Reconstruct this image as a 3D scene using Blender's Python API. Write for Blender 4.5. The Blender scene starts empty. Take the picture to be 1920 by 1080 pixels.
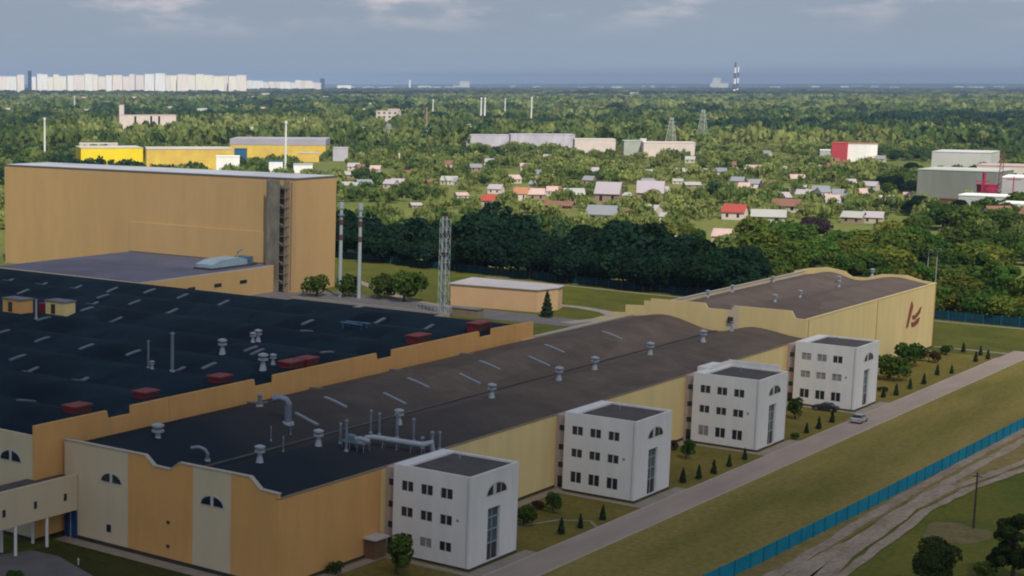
import bpy, math, random
import numpy as np
from mathutils import Vector
S = bpy.context.scene
C = S.collection
R = math.radians
random.seed(7); rng = np.random.default_rng(7)

# ------------------------------------------------------------------ camera
F, PX, PY, YH, HC = 3075.0, 200.0, 600.0, 157.0, 60.0
pitch = math.atan((PY - YH) / F); yaw = math.atan(2880 / math.hypot(F, PY - YH))
cd = bpy.data.cameras.new('camera'); cam = bpy.data.objects.new('camera', cd); C.objects.link(cam)
cam.location = (0, 0, HC); cam.rotation_euler = (R(90) - pitch, 0, yaw)
cd.sensor_width = 36; cd.lens = F / 1920 * 36
cd.shift_x = (960 - PX) / 1920; cd.shift_y = (PY - 540) / 1920
cd.clip_start = 1; cd.clip_end = 150000
S.camera = cam
S.render.resolution_x, S.render.resolution_y = 1024, 576

# ------------------------------------------------------------------ world and sun
SUN_EL = R(52)
SD = Vector((0.75 * math.cos(SUN_EL), -0.66 * math.cos(SUN_EL), math.sin(SUN_EL))).normalized()
W = bpy.data.worlds.new('World'); S.world = W; W.use_nodes = True
nt = W.node_tree; N = nt.nodes; L = nt.links; N.clear()
sky = N.new('ShaderNodeTexSky'); sky.sky_type = 'NISHITA'; sky.sun_disc = False
sky.sun_elevation = SUN_EL; sky.sun_rotation = math.atan2(SD.x, SD.y); sky.air_density = 1.2; sky.dust_density = 1.5
def nn(nodes, t, **k):
    n = nodes.new(t)
    for a, b in k.items(): setattr(n, a, b)
    return n
tc = N.new('ShaderNodeTexCoord')
sep = N.new('ShaderNodeSeparateXYZ'); L.new(tc.outputs['Generated'], sep.inputs[0])
# grey blue cloud deck low over the horizon, open sky above it
low = nn(N, 'ShaderNodeMapRange', interpolation_type='SMOOTHSTEP'); low.inputs[1].default_value = 0.06; low.inputs[2].default_value = 0.35
low.inputs[3].default_value = 1; low.inputs[4].default_value = 0.25
L.new(sep.outputs['Z'], low.inputs[0])
mp = N.new('ShaderNodeMapping'); mp.inputs['Scale'].default_value = (15, 15, 55); L.new(tc.outputs['Generated'], mp.inputs[0])
cn = N.new('ShaderNodeTexNoise'); cn.inputs['Scale'].default_value = 1.0; cn.inputs['Detail'].default_value = 6; cn.inputs['Roughness'].default_value = 0.55
L.new(mp.outputs[0], cn.inputs['Vector'])
cr = N.new('ShaderNodeMapRange'); cr.interpolation_type = 'SMOOTHSTEP'; cr.inputs[1].default_value = 0.47; cr.inputs[2].default_value = 0.68
L.new(cn.outputs['Fac'], cr.inputs[0])
el = N.new('ShaderNodeMapRange'); el.interpolation_type = 'SMOOTHSTEP'; el.inputs[1].default_value = 0.024; el.inputs[2].default_value = 0.05
L.new(sep.outputs['Z'], el.inputs[0])
puff = nn(N, 'ShaderNodeMath', operation='MULTIPLY'); L.new(cr.outputs[0], puff.inputs[0]); L.new(el.outputs[0], puff.inputs[1])
deck = N.new('ShaderNodeMixRGB'); deck.inputs[1].default_value = (0.295, 0.355, 0.425, 1); deck.inputs[2].default_value = (0.62, 0.57, 0.60, 1)
L.new(puff.outputs[0], deck.inputs[0])
mp2 = N.new('ShaderNodeMapping'); mp2.inputs['Scale'].default_value = (3, 3, 14); L.new(tc.outputs['Generated'], mp2.inputs[0])
cn2 = N.new('ShaderNodeTexNoise'); cn2.inputs['Scale'].default_value = 1.3; cn2.inputs['Detail'].default_value = 4
L.new(mp2.outputs[0], cn2.inputs['Vector'])
cv = N.new('ShaderNodeMapRange'); cv.inputs[1].default_value = 0.3; cv.inputs[2].default_value = 0.7; cv.inputs[3].default_value = 0.99; cv.inputs[4].default_value = 1.08
L.new(cn2.outputs['Fac'], cv.inputs[0])
dk2 = nn(N, 'ShaderNodeMixRGB', blend_type='MULTIPLY'); dk2.inputs[0].default_value = 1
L.new(deck.outputs[0], dk2.inputs[1]); L.new(cv.outputs[0], dk2.inputs[2])
SKY_STR = 0.10
sc = nn(N, 'ShaderNodeMixRGB', blend_type='MULTIPLY'); sc.inputs[0].default_value = 1
sc.inputs[2].default_value = (1 / SKY_STR,) * 3 + (1,); L.new(dk2.outputs[0], sc.inputs[1])
mx = N.new('ShaderNodeMixRGB'); L.new(low.outputs[0], mx.inputs[0]); L.new(sky.outputs[0], mx.inputs[1]); L.new(sc.outputs[0], mx.inputs[2])
bg = N.new('ShaderNodeBackground'); bg.inputs['Strength'].default_value = SKY_STR; L.new(mx.outputs[0], bg.inputs[0])
wo = N.new('ShaderNodeOutputWorld'); L.new(bg.outputs[0], wo.inputs[0])
sl = bpy.data.lights.new('sun', 'SUN'); sl.energy = 5.0; sl.angle = R(0.5); sl.color = (1.0, 0.95, 0.86)
so = bpy.data.objects.new('sun', sl); C.objects.link(so); so.rotation_euler = (-SD).to_track_quat('-Z', 'Y').to_euler()
S.view_settings.view_transform = 'Standard'; S.view_settings.look = 'None'; S.view_settings.exposure = 0; S.view_settings.gamma = 1
S.render.engine = 'CYCLES'
S.cycles.filter_width = 2.0; S.cycles.max_bounces = 6; S.cycles.transparent_max_bounces = 16; S.cycles.volume_bounces = 0

# ------------------------------------------------------------------ places: where a sight line meets the ground (or a level z)
FH = np.array([-math.sin(yaw), math.cos(yaw), 0]); RT = np.array([math.cos(yaw), math.sin(yaw), 0])
FW = FH * math.cos(pitch) + np.array([0, 0, -math.sin(pitch)]); UP = np.cross(RT, FW)
def ray(x, y): return FW * F + RT * (x - PX) - UP * (y - PY)
def G(x, y, z=0.0):
    d = ray(x, y); t = (z - HC) / d[2]; return (d[0] * t, d[1] * t)
def dist(X, Y): return FH[0] * X + FH[1] * Y           # horizontal depth from the camera's place
def px_of(X, Y, Z=0.0):
    v = np.array([X, Y, Z - HC]); k = v @ FW
    return PX + F * (v @ RT) / k, PY - F * (v @ UP) / k

# ------------------------------------------------------------------ materials
MATS = {}
def mat(name, col, rough=0.85, var=0.12, scale=0.6, spec=0.3, metal=0.0, col2=None, bump=0.0, stretch=(1, 1, 1), objrand=0.0, attr=None, leaf=False, ygrad=None, fine=0.0, stain=0.0, patch=0.0):
    if name in MATS: return MATS[name]
    m = bpy.data.materials.new(name); m.use_nodes = True; t = m.node_tree; nodes = t.nodes; ln = t.links
    b = nodes['Principled BSDF']; b.inputs['Roughness'].default_value = rough; b.inputs['Metallic'].default_value = metal
    b.inputs['Specular IOR Level'].default_value = spec
    co = nodes.new('ShaderNodeTexCoord'); mpp = nodes.new('ShaderNodeMapping'); mpp.inputs['Scale'].default_value = stretch
    ln.new(co.outputs['Object'], mpp.inputs[0])
    nz = nodes.new('ShaderNodeTexNoise'); nz.inputs['Scale'].default_value = scale; nz.inputs['Detail'].default_value = 7; nz.inputs['Roughness'].default_value = 0.62
    ln.new(mpp.outputs[0], nz.inputs['Vector'])
    mr = nodes.new('ShaderNodeMapRange'); mr.inputs[1].default_value = 0.3; mr.inputs[2].default_value = 0.7; ln.new(nz.outputs['Fac'], mr.inputs[0])
    mixn = nodes.new('ShaderNodeMixRGB'); ln.new(mr.outputs[0], mixn.inputs[0])
    c2 = col2 if col2 else tuple(c * (1 + var) for c in col)
    c1 = col if col2 else tuple(c * (1 - var) for c in col)
    mixn.inputs[1].default_value = (*c1, 1); mixn.inputs[2].default_value = (*c2, 1)
    out = mixn.outputs[0]
    if patch:
        pm = nodes.new('ShaderNodeMapping'); pm.inputs['Scale'].default_value = (.16, .05, .16); ln.new(co.outputs['Object'], pm.inputs[0])
        vo = nodes.new('ShaderNodeTexVoronoi'); vo.inputs['Scale'].default_value = 1.0; ln.new(pm.outputs[0], vo.inputs['Vector'])
        sp_ = nodes.new('ShaderNodeSeparateColor'); ln.new(vo.outputs['Color'], sp_.inputs[0])
        bk = nodes.new('ShaderNodeTexBrick'); bk.inputs['Scale'].default_value = .25; bk.inputs['Mortar Size'].default_value = .012; bk.inputs['Color1'].default_value = (1, 1, 1, 1); bk.inputs['Color2'].default_value = (.93, .93, .93, 1); bk.inputs['Mortar'].default_value = (.72, .72, .72, 1); ln.new(co.outputs['Object'], bk.inputs['Vector'])
        pr = nodes.new('ShaderNodeMapRange'); pr.inputs[3].default_value = 1 - patch; pr.inputs[4].default_value = 1 + patch; ln.new(sp_.outputs[0], pr.inputs[0])
        px1 = nodes.new('ShaderNodeMixRGB'); px1.blend_type = 'MULTIPLY'; px1.inputs[0].default_value = 1; ln.new(out, px1.inputs[1]); ln.new(pr.outputs[0], px1.inputs[2])
        px2 = nodes.new('ShaderNodeMixRGB'); px2.blend_type = 'MULTIPLY'; px2.inputs[0].default_value = 1; ln.new(px1.outputs[0], px2.inputs[1]); ln.new(bk.outputs[0], px2.inputs[2]); out = px2.outputs[0]
    if stain:
        sm = nodes.new('ShaderNodeMapping'); sm.inputs['Scale'].default_value = (.45, .45, .10); ln.new(co.outputs['Object'], sm.inputs[0])
        sn = nodes.new('ShaderNodeTexNoise'); sn.inputs['Scale'].default_value = 1.0; sn.inputs['Detail'].default_value = 4; ln.new(sm.outputs[0], sn.inputs['Vector'])
        sr = nodes.new('ShaderNodeMapRange'); sr.inputs[1].default_value = .45; sr.inputs[2].default_value = .8; sr.inputs[3].default_value = 1; sr.inputs[4].default_value = 1 - stain * .75; ln.new(sn.outputs['Fac'], sr.inputs[0])
        sx = nodes.new('ShaderNodeMixRGB'); sx.blend_type = 'MULTIPLY'; sx.inputs[0].default_value = 1; ln.new(out, sx.inputs[1]); ln.new(sr.outputs[0], sx.inputs[2]); out = sx.outputs[0]
    if fine:
        fn = nodes.new('ShaderNodeTexNoise'); fn.inputs['Scale'].default_value = 1.1; fn.inputs['Detail'].default_value = 5; fn.inputs['Roughness'].default_value = .75; ln.new(co.outputs['Object'], fn.inputs['Vector'])
        fm = nodes.new('ShaderNodeMapRange'); fm.inputs[1].default_value = .3; fm.inputs[2].default_value = .7; fm.inputs[3].default_value = 1 - fine; fm.inputs[4].default_value = 1 + fine; ln.new(fn.outputs['Fac'], fm.inputs[0])
        fx = nodes.new('ShaderNodeMixRGB'); fx.blend_type = 'MULTIPLY'; fx.inputs[0].default_value = 1; ln.new(out, fx.inputs[1]); ln.new(fm.outputs[0], fx.inputs[2]); out = fx.outputs[0]
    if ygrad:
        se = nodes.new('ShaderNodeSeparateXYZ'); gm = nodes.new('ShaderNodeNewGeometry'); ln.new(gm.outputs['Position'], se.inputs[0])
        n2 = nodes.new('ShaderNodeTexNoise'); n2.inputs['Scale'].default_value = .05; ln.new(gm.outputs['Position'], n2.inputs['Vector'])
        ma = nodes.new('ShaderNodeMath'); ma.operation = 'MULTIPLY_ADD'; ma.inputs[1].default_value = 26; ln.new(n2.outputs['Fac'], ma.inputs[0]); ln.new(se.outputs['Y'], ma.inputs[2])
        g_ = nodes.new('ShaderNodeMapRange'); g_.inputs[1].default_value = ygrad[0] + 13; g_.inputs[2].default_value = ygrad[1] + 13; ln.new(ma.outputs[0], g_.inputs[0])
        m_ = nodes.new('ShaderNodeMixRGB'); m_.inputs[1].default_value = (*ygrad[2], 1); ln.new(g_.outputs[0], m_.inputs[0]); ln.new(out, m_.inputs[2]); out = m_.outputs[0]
    if objrand:
        oi = nodes.new('ShaderNodeObjectInfo'); hs = nodes.new('ShaderNodeHueSaturation')
        a = nodes.new('ShaderNodeMapRange'); a.inputs[3].default_value = 1 - objrand; a.inputs[4].default_value = 1 + objrand
        ln.new(oi.outputs['Random'], a.inputs[0]); ln.new(a.outputs[0], hs.inputs['Value'])
        h = nodes.new('ShaderNodeMath'); h.operation = 'MULTIPLY'; h.inputs[1].default_value = 37.7; ln.new(oi.outputs['Random'], h.inputs[0])
        fr = nodes.new('ShaderNodeMath'); fr.operation = 'FRACT'; ln.new(h.outputs[0], fr.inputs[0])
        h2 = nodes.new('ShaderNodeMapRange'); h2.inputs[3].default_value = 0.475; h2.inputs[4].default_value = 0.53
        ln.new(fr.outputs[0], h2.inputs[0]); ln.new(h2.outputs[0], hs.inputs['Hue']); ln.new(out, hs.inputs['Color']); out = hs.outputs[0]
    if attr:
        at = nodes.new('ShaderNodeAttribute'); at.attribute_name = attr
        mm = nodes.new('ShaderNodeMixRGB'); mm.blend_type = 'MULTIPLY'; mm.inputs[0].default_value = 1
        ln.new(out, mm.inputs[1]); ln.new(at.outputs['Color'], mm.inputs[2]); out = mm.outputs[0]
    ln.new(out, b.inputs['Base Color'])
    if leaf:
        tr = nodes.new('ShaderNodeBsdfTranslucent'); ln.new(out, tr.inputs[0]); ms = nodes.new('ShaderNodeMixShader'); ms.inputs[0].default_value = 0.42
        ln.new(b.outputs[0], ms.inputs[1]); ln.new(tr.outputs[0], ms.inputs[2]); ln.new(ms.outputs[0], nodes['Material Output'].inputs[0])
    if bump:
        bp = nodes.new('ShaderNodeBump'); bp.inputs['Strength'].default_value = bump; bp.inputs['Distance'].default_value = 0.1
        ln.new(nz.outputs['Fac'], bp.inputs['Height']); ln.new(bp.outputs[0], b.inputs['Normal'])
    MATS[name] = m; return m
ORANGE = mat('orange render', (0.62, 0.33, 0.11), var=0.07, scale=0.35, stretch=(1, 1, 0.3), stain=.10)
YELLOW = mat('yellow render', (0.69, 0.53, 0.245), var=0.06, scale=0.3, stretch=(1, 1, 0.3), stain=.10)
CREAM = mat('cream render', (0.56, 0.46, 0.31), var=0.06, scale=0.35, stretch=(1, 1, 0.3))
TAN = mat('tan render', (0.46, 0.295, 0.13), var=0.06, scale=0.12, stretch=(1, 1, 0.2), stain=.08)
WHITE = mat('white render', (0.65, 0.63, 0.605), var=0.06, scale=0.5, stretch=(1, 1, 0.3), stain=.14)
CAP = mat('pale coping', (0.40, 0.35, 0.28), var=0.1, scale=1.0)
PLINTH = mat('dark plinth', (0.045, 0.038, 0.035), var=0.2, scale=1.0)
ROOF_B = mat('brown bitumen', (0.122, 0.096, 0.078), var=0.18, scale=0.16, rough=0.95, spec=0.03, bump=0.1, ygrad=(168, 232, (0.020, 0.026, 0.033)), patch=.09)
ROOF_N = mat('navy bitumen', (0.012, 0.023, 0.033), var=0.25, scale=0.10, rough=0.9, spec=0.03, bump=0.1, patch=.2)
ROOF_G = mat('grey bitumen', (0.15, 0.15, 0.17), var=0.2, scale=0.15, rough=0.9)
ROOF_T = mat('dark tower bitumen', (0.072, 0.060, 0.055), var=0.25, scale=0.5, rough=0.9)
METAL = mat('galvanised metal', (0.19, 0.22, 0.26), rough=0.45, var=0.15, scale=1.5, metal=0.35, spec=0.5)
PMETAL = mat('pale metal', (0.31, 0.33, 0.36), rough=0.5, var=0.1, scale=1.5, metal=0.1, spec=0.5)
SKYL = mat('skylight glass', (0.17, 0.185, 0.20), rough=0.35, var=0.15, scale=0.8, spec=0.5)
REDM = mat('dark red metal', (0.15, 0.018, 0.02), rough=0.6, var=0.2, scale=1.5)
GLASS = mat('dark glass', (0.018, 0.022, 0.028), rough=0.12, var=0.3, scale=0.7, spec=0.6)
BLIND = mat('glass with blinds', (0.22, 0.22, 0.22), rough=0.4, var=0.4, scale=0.9, spec=0.5)
TGLASS = mat('teal glass', (0.035, 0.085, 0.10), rough=0.1, var=0.5, scale=0.5, spec=0.6)
FRAME = mat('white window frame', (0.45, 0.44, 0.43), rough=0.5, var=0.04)
BLUE = mat('blue gate', (0.012, 0.05, 0.16), rough=0.5, var=0.15, scale=1)
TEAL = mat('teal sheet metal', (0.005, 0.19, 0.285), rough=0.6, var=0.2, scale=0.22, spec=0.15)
TEALD = mat('teal post', (0.006, 0.150, 0.23), rough=0.5, var=0.1)
LOGO = mat('brown red sign', (0.22, 0.06, 0.04), rough=0.6, var=0.1)
CHIMW = mat('pale chimney steel', (0.34, 0.385, 0.385), rough=0.4, var=0.12, scale=0.3, metal=0.1)
CHIMR = mat('chimney red band', (0.10, 0.045, 0.05), rough=0.5, var=0.15, scale=0.5)
TRUNK = mat('bark', (0.07, 0.05, 0.035), var=0.25, scale=2)
POLEM = mat('weathered pole', (0.05, 0.042, 0.035), var=0.2, scale=2)
FOL = mat('foliage green', (0.066, 0.115, 0.016), rough=0.75, var=0.32, scale=0.5, spec=0.15, objrand=0.28, leaf=True)
FOLD = mat('foliage dark', (0.012, 0.036, 0.017), rough=0.8, var=0.35, scale=0.4, spec=0.1, objrand=0.25, leaf=True)
FOLY = mat('foliage yellow green', (0.130, 0.155, 0.020), rough=0.75, var=0.3, scale=0.5, spec=0.15, objrand=0.2, leaf=True)
FOLN = mat('foliage foreground', (0.045, 0.070, 0.016), rough=0.75, var=0.35, scale=0.6, spec=0.12, leaf=True)
FOLC = mat('foliage conifer', (0.020, 0.036, 0.014), rough=0.8, var=0.3, scale=1.2, spec=0.1, objrand=0.2)
FOLR = mat('foliage rusty', (0.075, 0.055, 0.022), rough=0.8, var=0.3, scale=1.0, spec=0.1, leaf=True)
FOLP = mat('foliage purple', (0.05, 0.032, 0.04), rough=0.8, var=0.3, scale=1.0, spec=0.1, leaf=True)
FOREST = mat('forest foliage', (1, 1, 1), rough=0.8, var=0.12, scale=0.08, spec=0.1, attr='tint', leaf=True)

# ------------------------------------------------------------------ mesh helpers
BASE = {}
class MB:
    def __init__(s): s.v = []; s.f = []; s.m = []; s.k = 0
    def add(s, vs, fs):
        o = len(s.v); s.v += [tuple(p) for p in vs]; s.f += [tuple(i + o for i in f) for f in fs]; s.m += [s.k] * len(fs); return s
    def box(s, x0, y0, z0, x1, y1, z1):
        return s.add([(x0, y0, z0), (x1, y0, z0), (x1, y1, z0), (x0, y1, z0), (x0, y0, z1), (x1, y0, z1), (x1, y1, z1), (x0, y1, z1)],
                     [(0, 3, 2, 1), (4, 5, 6, 7), (0, 1, 5, 4), (1, 2, 6, 5), (2, 3, 7, 6), (3, 0, 4, 7)])
    def cyl(s, x, y, z0, z1, r0, r1=None, n=12, cap=True):
        r1 = r0 if r1 is None else r1; a = [2 * math.pi * i / n for i in range(n)]
        vs = [(x + r0 * math.cos(t), y + r0 * math.sin(t), z0) for t in a] + [(x + r1 * math.cos(t), y + r1 * math.sin(t), z1) for t in a]
        fs = [(i, (i + 1) % n, n + (i + 1) % n, n + i) for i in range(n)]
        if cap: fs += [tuple(range(n - 1, -1, -1)), tuple(range(n, 2 * n))]
        return s.add(vs, fs)
    def tube(s, path, r, n=8):
        path = [Vector(p) for p in path]; rings = []
        for i, p in enumerate(path):
            d = (path[min(i + 1, len(path) - 1)] - path[max(i - 1, 0)]).normalized()
            a = d.cross(Vector((0, 0, 1)))
            if a.length < 0.05: a = d.cross(Vector((0, 1, 0)))
            a.normalize(); b = d.cross(a); rr = r[i] if isinstance(r, (list, tuple)) else r
            rings.append([p + (a * math.cos(2 * math.pi * k / n) + b * math.sin(2 * math.pi * k / n)) * rr for k in range(n)])
        vs = [q for g in rings for q in g]; fs = []
        for i in range(len(path) - 1):
            for k in range(n): fs.append((i * n + k, i * n + (k + 1) % n, (i + 1) * n + (k + 1) % n, (i + 1) * n + k))
        fs += [tuple(range(n - 1, -1, -1)), tuple((len(path) - 1) * n + k for k in range(n))]
        return s.add(vs, fs)
    def bar(s, a, b, r=0.05): return s.tube([a, b], r, 4)
    def slab(s, poly, z0, z1):                      # polygon in plan
        n = len(poly); vs = [(x, y, z0) for x, y in poly] + [(x, y, z1) for x, y in poly]
        return s.add(vs, [tuple(range(n - 1, -1, -1)), tuple(range(n, 2 * n))] + [(i, (i + 1) % n, n + (i + 1) % n, n + i) for i in range(n)])
    def plate(s, poly, axis, c0, c1):               # polygon in a vertical plane: axis 'x' -> (y,z), 'y' -> (x,z)
        n = len(poly); P = (lambda u, w, c: (c, u, w)) if axis == 'x' else (lambda u, w, c: (u, c, w))
        vs = [P(u, w, c0) for u, w in poly] + [P(u, w, c1) for u, w in poly]
        return s.add(vs, [tuple(range(n - 1, -1, -1)), tuple(range(n, 2 * n))] + [(i, (i + 1) % n, n + (i + 1) % n, n + i) for i in range(n)])
    def build(s, name, m, parent=None, smooth=False, label=None):
        me = bpy.data.meshes.new(name); b = Vector((0, 0, 0))
        if parent is not None: b = BASE.get(parent.name, b)
        me.from_pydata([(x - b.x, y - b.y, z - b.z) for x, y, z in s.v], [], s.f)
        ms = m if isinstance(m, (list, tuple)) else [m]
        for q in ms: me.materials.append(q)
        if len(ms) > 1: me.polygons.foreach_set('material_index', s.m)
        if smooth: me.polygons.foreach_set('use_smooth', [True] * len(me.polygons))
        o = bpy.data.objects.new(name, me); C.objects.link(o)
        if parent is not None: o.parent = parent; BASE[o.name] = b
        if label: o['label'] = label
        return o
def box(*a): return MB().box(*a)
def tag(o, label=None, cat=None, group=None, kind=None):
    if label: o['label'] = label
    if cat: o['category'] = cat
    if group: o['group'] = group
    if kind: o['kind'] = kind
    return o
def thing(name, label, cat, loc=(0, 0, 0), group=None, rz=0):
    o = bpy.data.objects.new(name, None); C.objects.link(o); o.location = loc; o.rotation_euler.z = rz
    o.empty_display_size = 1
    BASE[o.name] = Vector(loc) if not rz else Vector((0, 0, 0))
    return tag(o, label, cat, group)
def dup(root, loc, rz=0, sc=None, label=None, group=None, cat=None, mats=None):
    def cp(o, parent):
        c = o.copy(); C.objects.link(c); c.parent = parent
        for ch in list(o.children): cp(ch, c)
        return c
    r = cp(root, None); r.location = loc; r.rotation_euler.z = rz
    if sc: r.scale = sc if isinstance(sc, tuple) else (sc, sc, sc)
    if label: r['label'] = label
    if group: r['group'] = group
    if cat: r['category'] = cat
    return r
def structure(name, mb, m): return tag(mb.build(name, m), kind='structure')
def sheet(name, polys, z, m, sub=None):
    mb = MB()
    for p in polys: mb.add([(x, y, z) for x, y in p], [tuple(range(len(p)))])
    return structure(name, mb, m)
def strip(path, w, jit=0.0):
    L_, R_ = [], []
    P = [Vector((x, y)) for x, y in path]; Q = []
    for a, b in zip(P, P[1:]):
        k = max(1, int((b - a).length / 3)) if jit else 1
        Q += [a.lerp(b, i / k) for i in range(k)]
    Q.append(P[-1])
    for i, p in enumerate(Q):
        d = (Q[min(i + 1, len(Q) - 1)] - Q[max(i - 1, 0)]).normalized(); n = Vector((-d.y, d.x))
        L_.append(p + n * (w / 2 + random.uniform(-jit, jit))); R_.append(p - n * (w / 2 + random.uniform(-jit, jit)))
    return [[tuple(L_[i]), tuple(R_[i]), tuple(R_[i + 1]), tuple(L_[i + 1])] for i in range(len(Q) - 1)]

_a = 'first second third fourth fifth sixth seventh eighth ninth tenth eleventh twelfth thirteenth fourteenth fifteenth sixteenth seventeenth eighteenth nineteenth'.split(); _b = ['twentieth', 'thirtieth', 'fortieth', 'fiftieth', 'sixtieth']; _c = ['twenty', 'thirty', 'forty', 'fifty', 'sixty']
def NUM(n): return _a[n - 1] if n < 20 else (_b[n // 10 - 2] if n % 10 == 0 else _c[n // 10 - 2] + '-' + _a[n % 10 - 1])
# ------------------------------------------------------------------ ground
def ground_mat():
    m = bpy.data.materials.new('land'); m.use_nodes = True; t = m.node_tree; nodes = t.nodes; ln = t.links; b = nodes['Principled BSDF']
    b.inputs['Roughness'].default_value = 0.95; b.inputs['Specular IOR Level'].default_value = 0.1
    co = nodes.new('ShaderNodeTexCoord')
    def noise(s, d=6):
        n = nodes.new('ShaderNodeTexNoise'); n.inputs['Scale'].default_value = s; n.inputs['Detail'].default_value = d; ln.new(co.outputs['Object'], n.inputs['Vector'])
        r = nodes.new('ShaderNodeMapRange'); r.inputs[1].default_value = 0.38; r.inputs[2].default_value = 0.62; ln.new(n.outputs['Fac'], r.inputs[0]); return r
    a = noise(0.004); c = noise(0.03); d = noise(0.4)
    m1 = nodes.new('ShaderNodeMixRGB'); m1.inputs[1].default_value = (0.085, 0.12, 0.025, 1); m1.inputs[2].default_value = (0.19, 0.19, 0.06, 1); ln.new(a.outputs[0], m1.inputs[0])
    m2 = nodes.new('ShaderNodeMixRGB'); m2.inputs[2].default_value = (0.17, 0.18, 0.04, 1); ln.new(m1.outputs[0], m2.inputs[1])
    mu = nodes.new('ShaderNodeMath'); mu.operation = 'MULTIPLY'; mu.inputs[1].default_value = 0.6; ln.new(c.outputs[0], mu.inputs[0]); ln.new(mu.outputs[0], m2.inputs[0])
    m3 = nodes.new('ShaderNodeMixRGB'); m3.blend_type = 'MULTIPLY'; m3.inputs[2].default_value = (0.7, 0.72, 0.7, 1); ln.new(m2.outputs[0], m3.inputs[1]); ln.new(d.outputs[0], m3.inputs[0])
    ln.new(m3.outputs[0], b.inputs['Base Color']); return m
radii = [0, 60, 120, 200, 300, 420, 560, 760, 1000, 1500, 2500, 4000, 7000, 12000, 20000, 34000]
gb = MB(); NS = 96; vs = [(0, 0, 0)]; fs = []
for r in radii[1:]:
    vs += [(r * math.cos(2 * math.pi * k / NS), r * math.sin(2 * math.pi * k / NS), 0) for k in range(NS)]
for k in range(NS): fs.append((0, 1 + k, 1 + (k + 1) % NS))
for i in range(len(radii) - 2):
    for k in range(NS):
        a = 1 + i * NS; fs.append((a + k, a + NS + k, a + NS + (k + 1) % NS, a + (k + 1) % NS))
gb.add(vs, fs); structure('ground', gb, ground_mat())
# low wooded hills that close the view
hb = MB(); vs = []; fs = []; nh = 260
for j, (rr, hh) in enumerate([(24000, -1), (27000, 30), (29500, 62), (33000, 20), (33500, -1)]):
    for i in range(nh + 1):
        a = R(30 + 140 * i / nh); h = hh if hh <= 0 else hh * (0.92 + 0.16 * math.sin(i * 0.21) * math.sin(i * 0.07 + 2) + 0.03 * math.sin(i * 1.3))
        vs.append((rr * math.cos(a), rr * math.sin(a), h))
for j in range(4):
    for i in range(nh): o = j * (nh + 1) + i; fs.append((o, o + 1, o + nh + 2, o + nh + 1))
hb.add(vs, fs); structure('hills', hb, mat('wooded hills', (0.030, 0.055, 0.035), var=0.35, scale=0.0012))

GRASS_DRY = mat('dry grass', (0.105, 0.095, 0.018), col2=(0.185, 0.140, 0.034), scale=0.09, rough=0.95, spec=0.1, fine=0.3)
GRASS_OUT = mat('verge grass', (0.245, 0.185, 0.055), col2=(0.125, 0.112, 0.022), scale=0.045, rough=0.95, spec=0.1, stretch=(2.2, 0.4, 1), fine=0.3)
LAWN = mat('lawn', (0.055, 0.070, 0.010), col2=(0.110, 0.105, 0.018), scale=0.12, rough=0.95, spec=0.1, fine=0.3)
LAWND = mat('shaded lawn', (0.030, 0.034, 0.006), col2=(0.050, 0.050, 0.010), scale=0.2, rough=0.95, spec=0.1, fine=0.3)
FIELD = mat('field grass', (0.060, 0.085, 0.008), col2=(0.150, 0.130, 0.020), scale=0.06, rough=0.95, spec=0.1, fine=0.3)
ASPH = mat('pale asphalt', (0.30, 0.235, 0.195), var=0.12, scale=0.35, rough=0.9, stretch=(1, 0.2, 1))
PAVE = mat('paving', (0.25, 0.21, 0.17), var=0.15, scale=0.6, rough=0.9)
PAVED = mat('yard asphalt', (0.12, 0.11, 0.11), var=0.15, scale=0.3, rough=0.9)
DIRT = mat('dirt track', (0.20, 0.145, 0.095), col2=(0.34, 0.265, 0.20), scale=0.35, rough=0.95, stretch=(1.5, 0.35, 1), fine=0.3)
SAND = mat('sandy patch', (0.11, 0.092, 0.025), col2=(0.17, 0.125, 0.05), scale=0.3, rough=0.95, fine=0.3)
sheet('compound_grass', [[(-345, 100), (-76, 100), (-74, 452), (-345, 470)]], 0.03, LAWN)
sheet('verge', [[(-93.7, 100), (-76.5, 100), (-74.3, 450), (-93.7, 450)]], 0.06, GRASS_OUT)
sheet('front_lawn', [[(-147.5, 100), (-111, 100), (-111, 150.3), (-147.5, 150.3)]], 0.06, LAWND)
sheet('tower_lawns', [[(-114, 153), (-98.8, 153), (-98.8, 396), (-114, 396)]], 0.06, GRASS_DRY)
sheet('field', [[(-75.5, 60), (60, 60), (60, 700), (-75.5, 455)]], 0.03, FIELD)
sheet('road', [[(-98.6, 100), (-93.8, 100), (-93.8, 404), (-98.6, 404)], [(-98.6, 404), (-93.8, 404), (-93.8, 409), (-98.6, 409)]] + [[(-93.8, 402), (-40, 404), (-40, 409), (-93.8, 409)]], 0.10, ASPH)
kb = MB(); kb.box(-98.75, 100, 0, -98.6, 396, 0.14); kb.box(-93.8, 100, 0, -93.65, 401, 0.14); structure('kerb', kb, CAP)
pv = [[(-149, 150.4), (-112, 150.4), (-112, 152.6), (-149, 152.6)], [(-113.5, 152.7), (-112, 152.7), (-112, 396), (-113.5, 396)]]
for y0 in (175, 220.8, 266.2, 311.9): pv += [[(-111.9, y0 - 2.0), (-98.8, y0 - 2.0), (-98.8, y0 - 0.7), (-111.9, y0 - 0.7)], [(-100.6, y0 - 0.6), (-98.8, y0 - 0.6), (-98.8, y0 + 13.5), (-100.6, y0 + 13.5)]]
pv += [[(-114, 402.7), (-98.7, 402.7), (-98.7, 404.2), (-114, 404.2)]]
pv += strip([(-112, 190), (-107, 198), (-104.5, 205), (-101, 207.5), (-98.8, 205)], 0.5)
sheet('pavement', pv, 0.09, PAVE)
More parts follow.
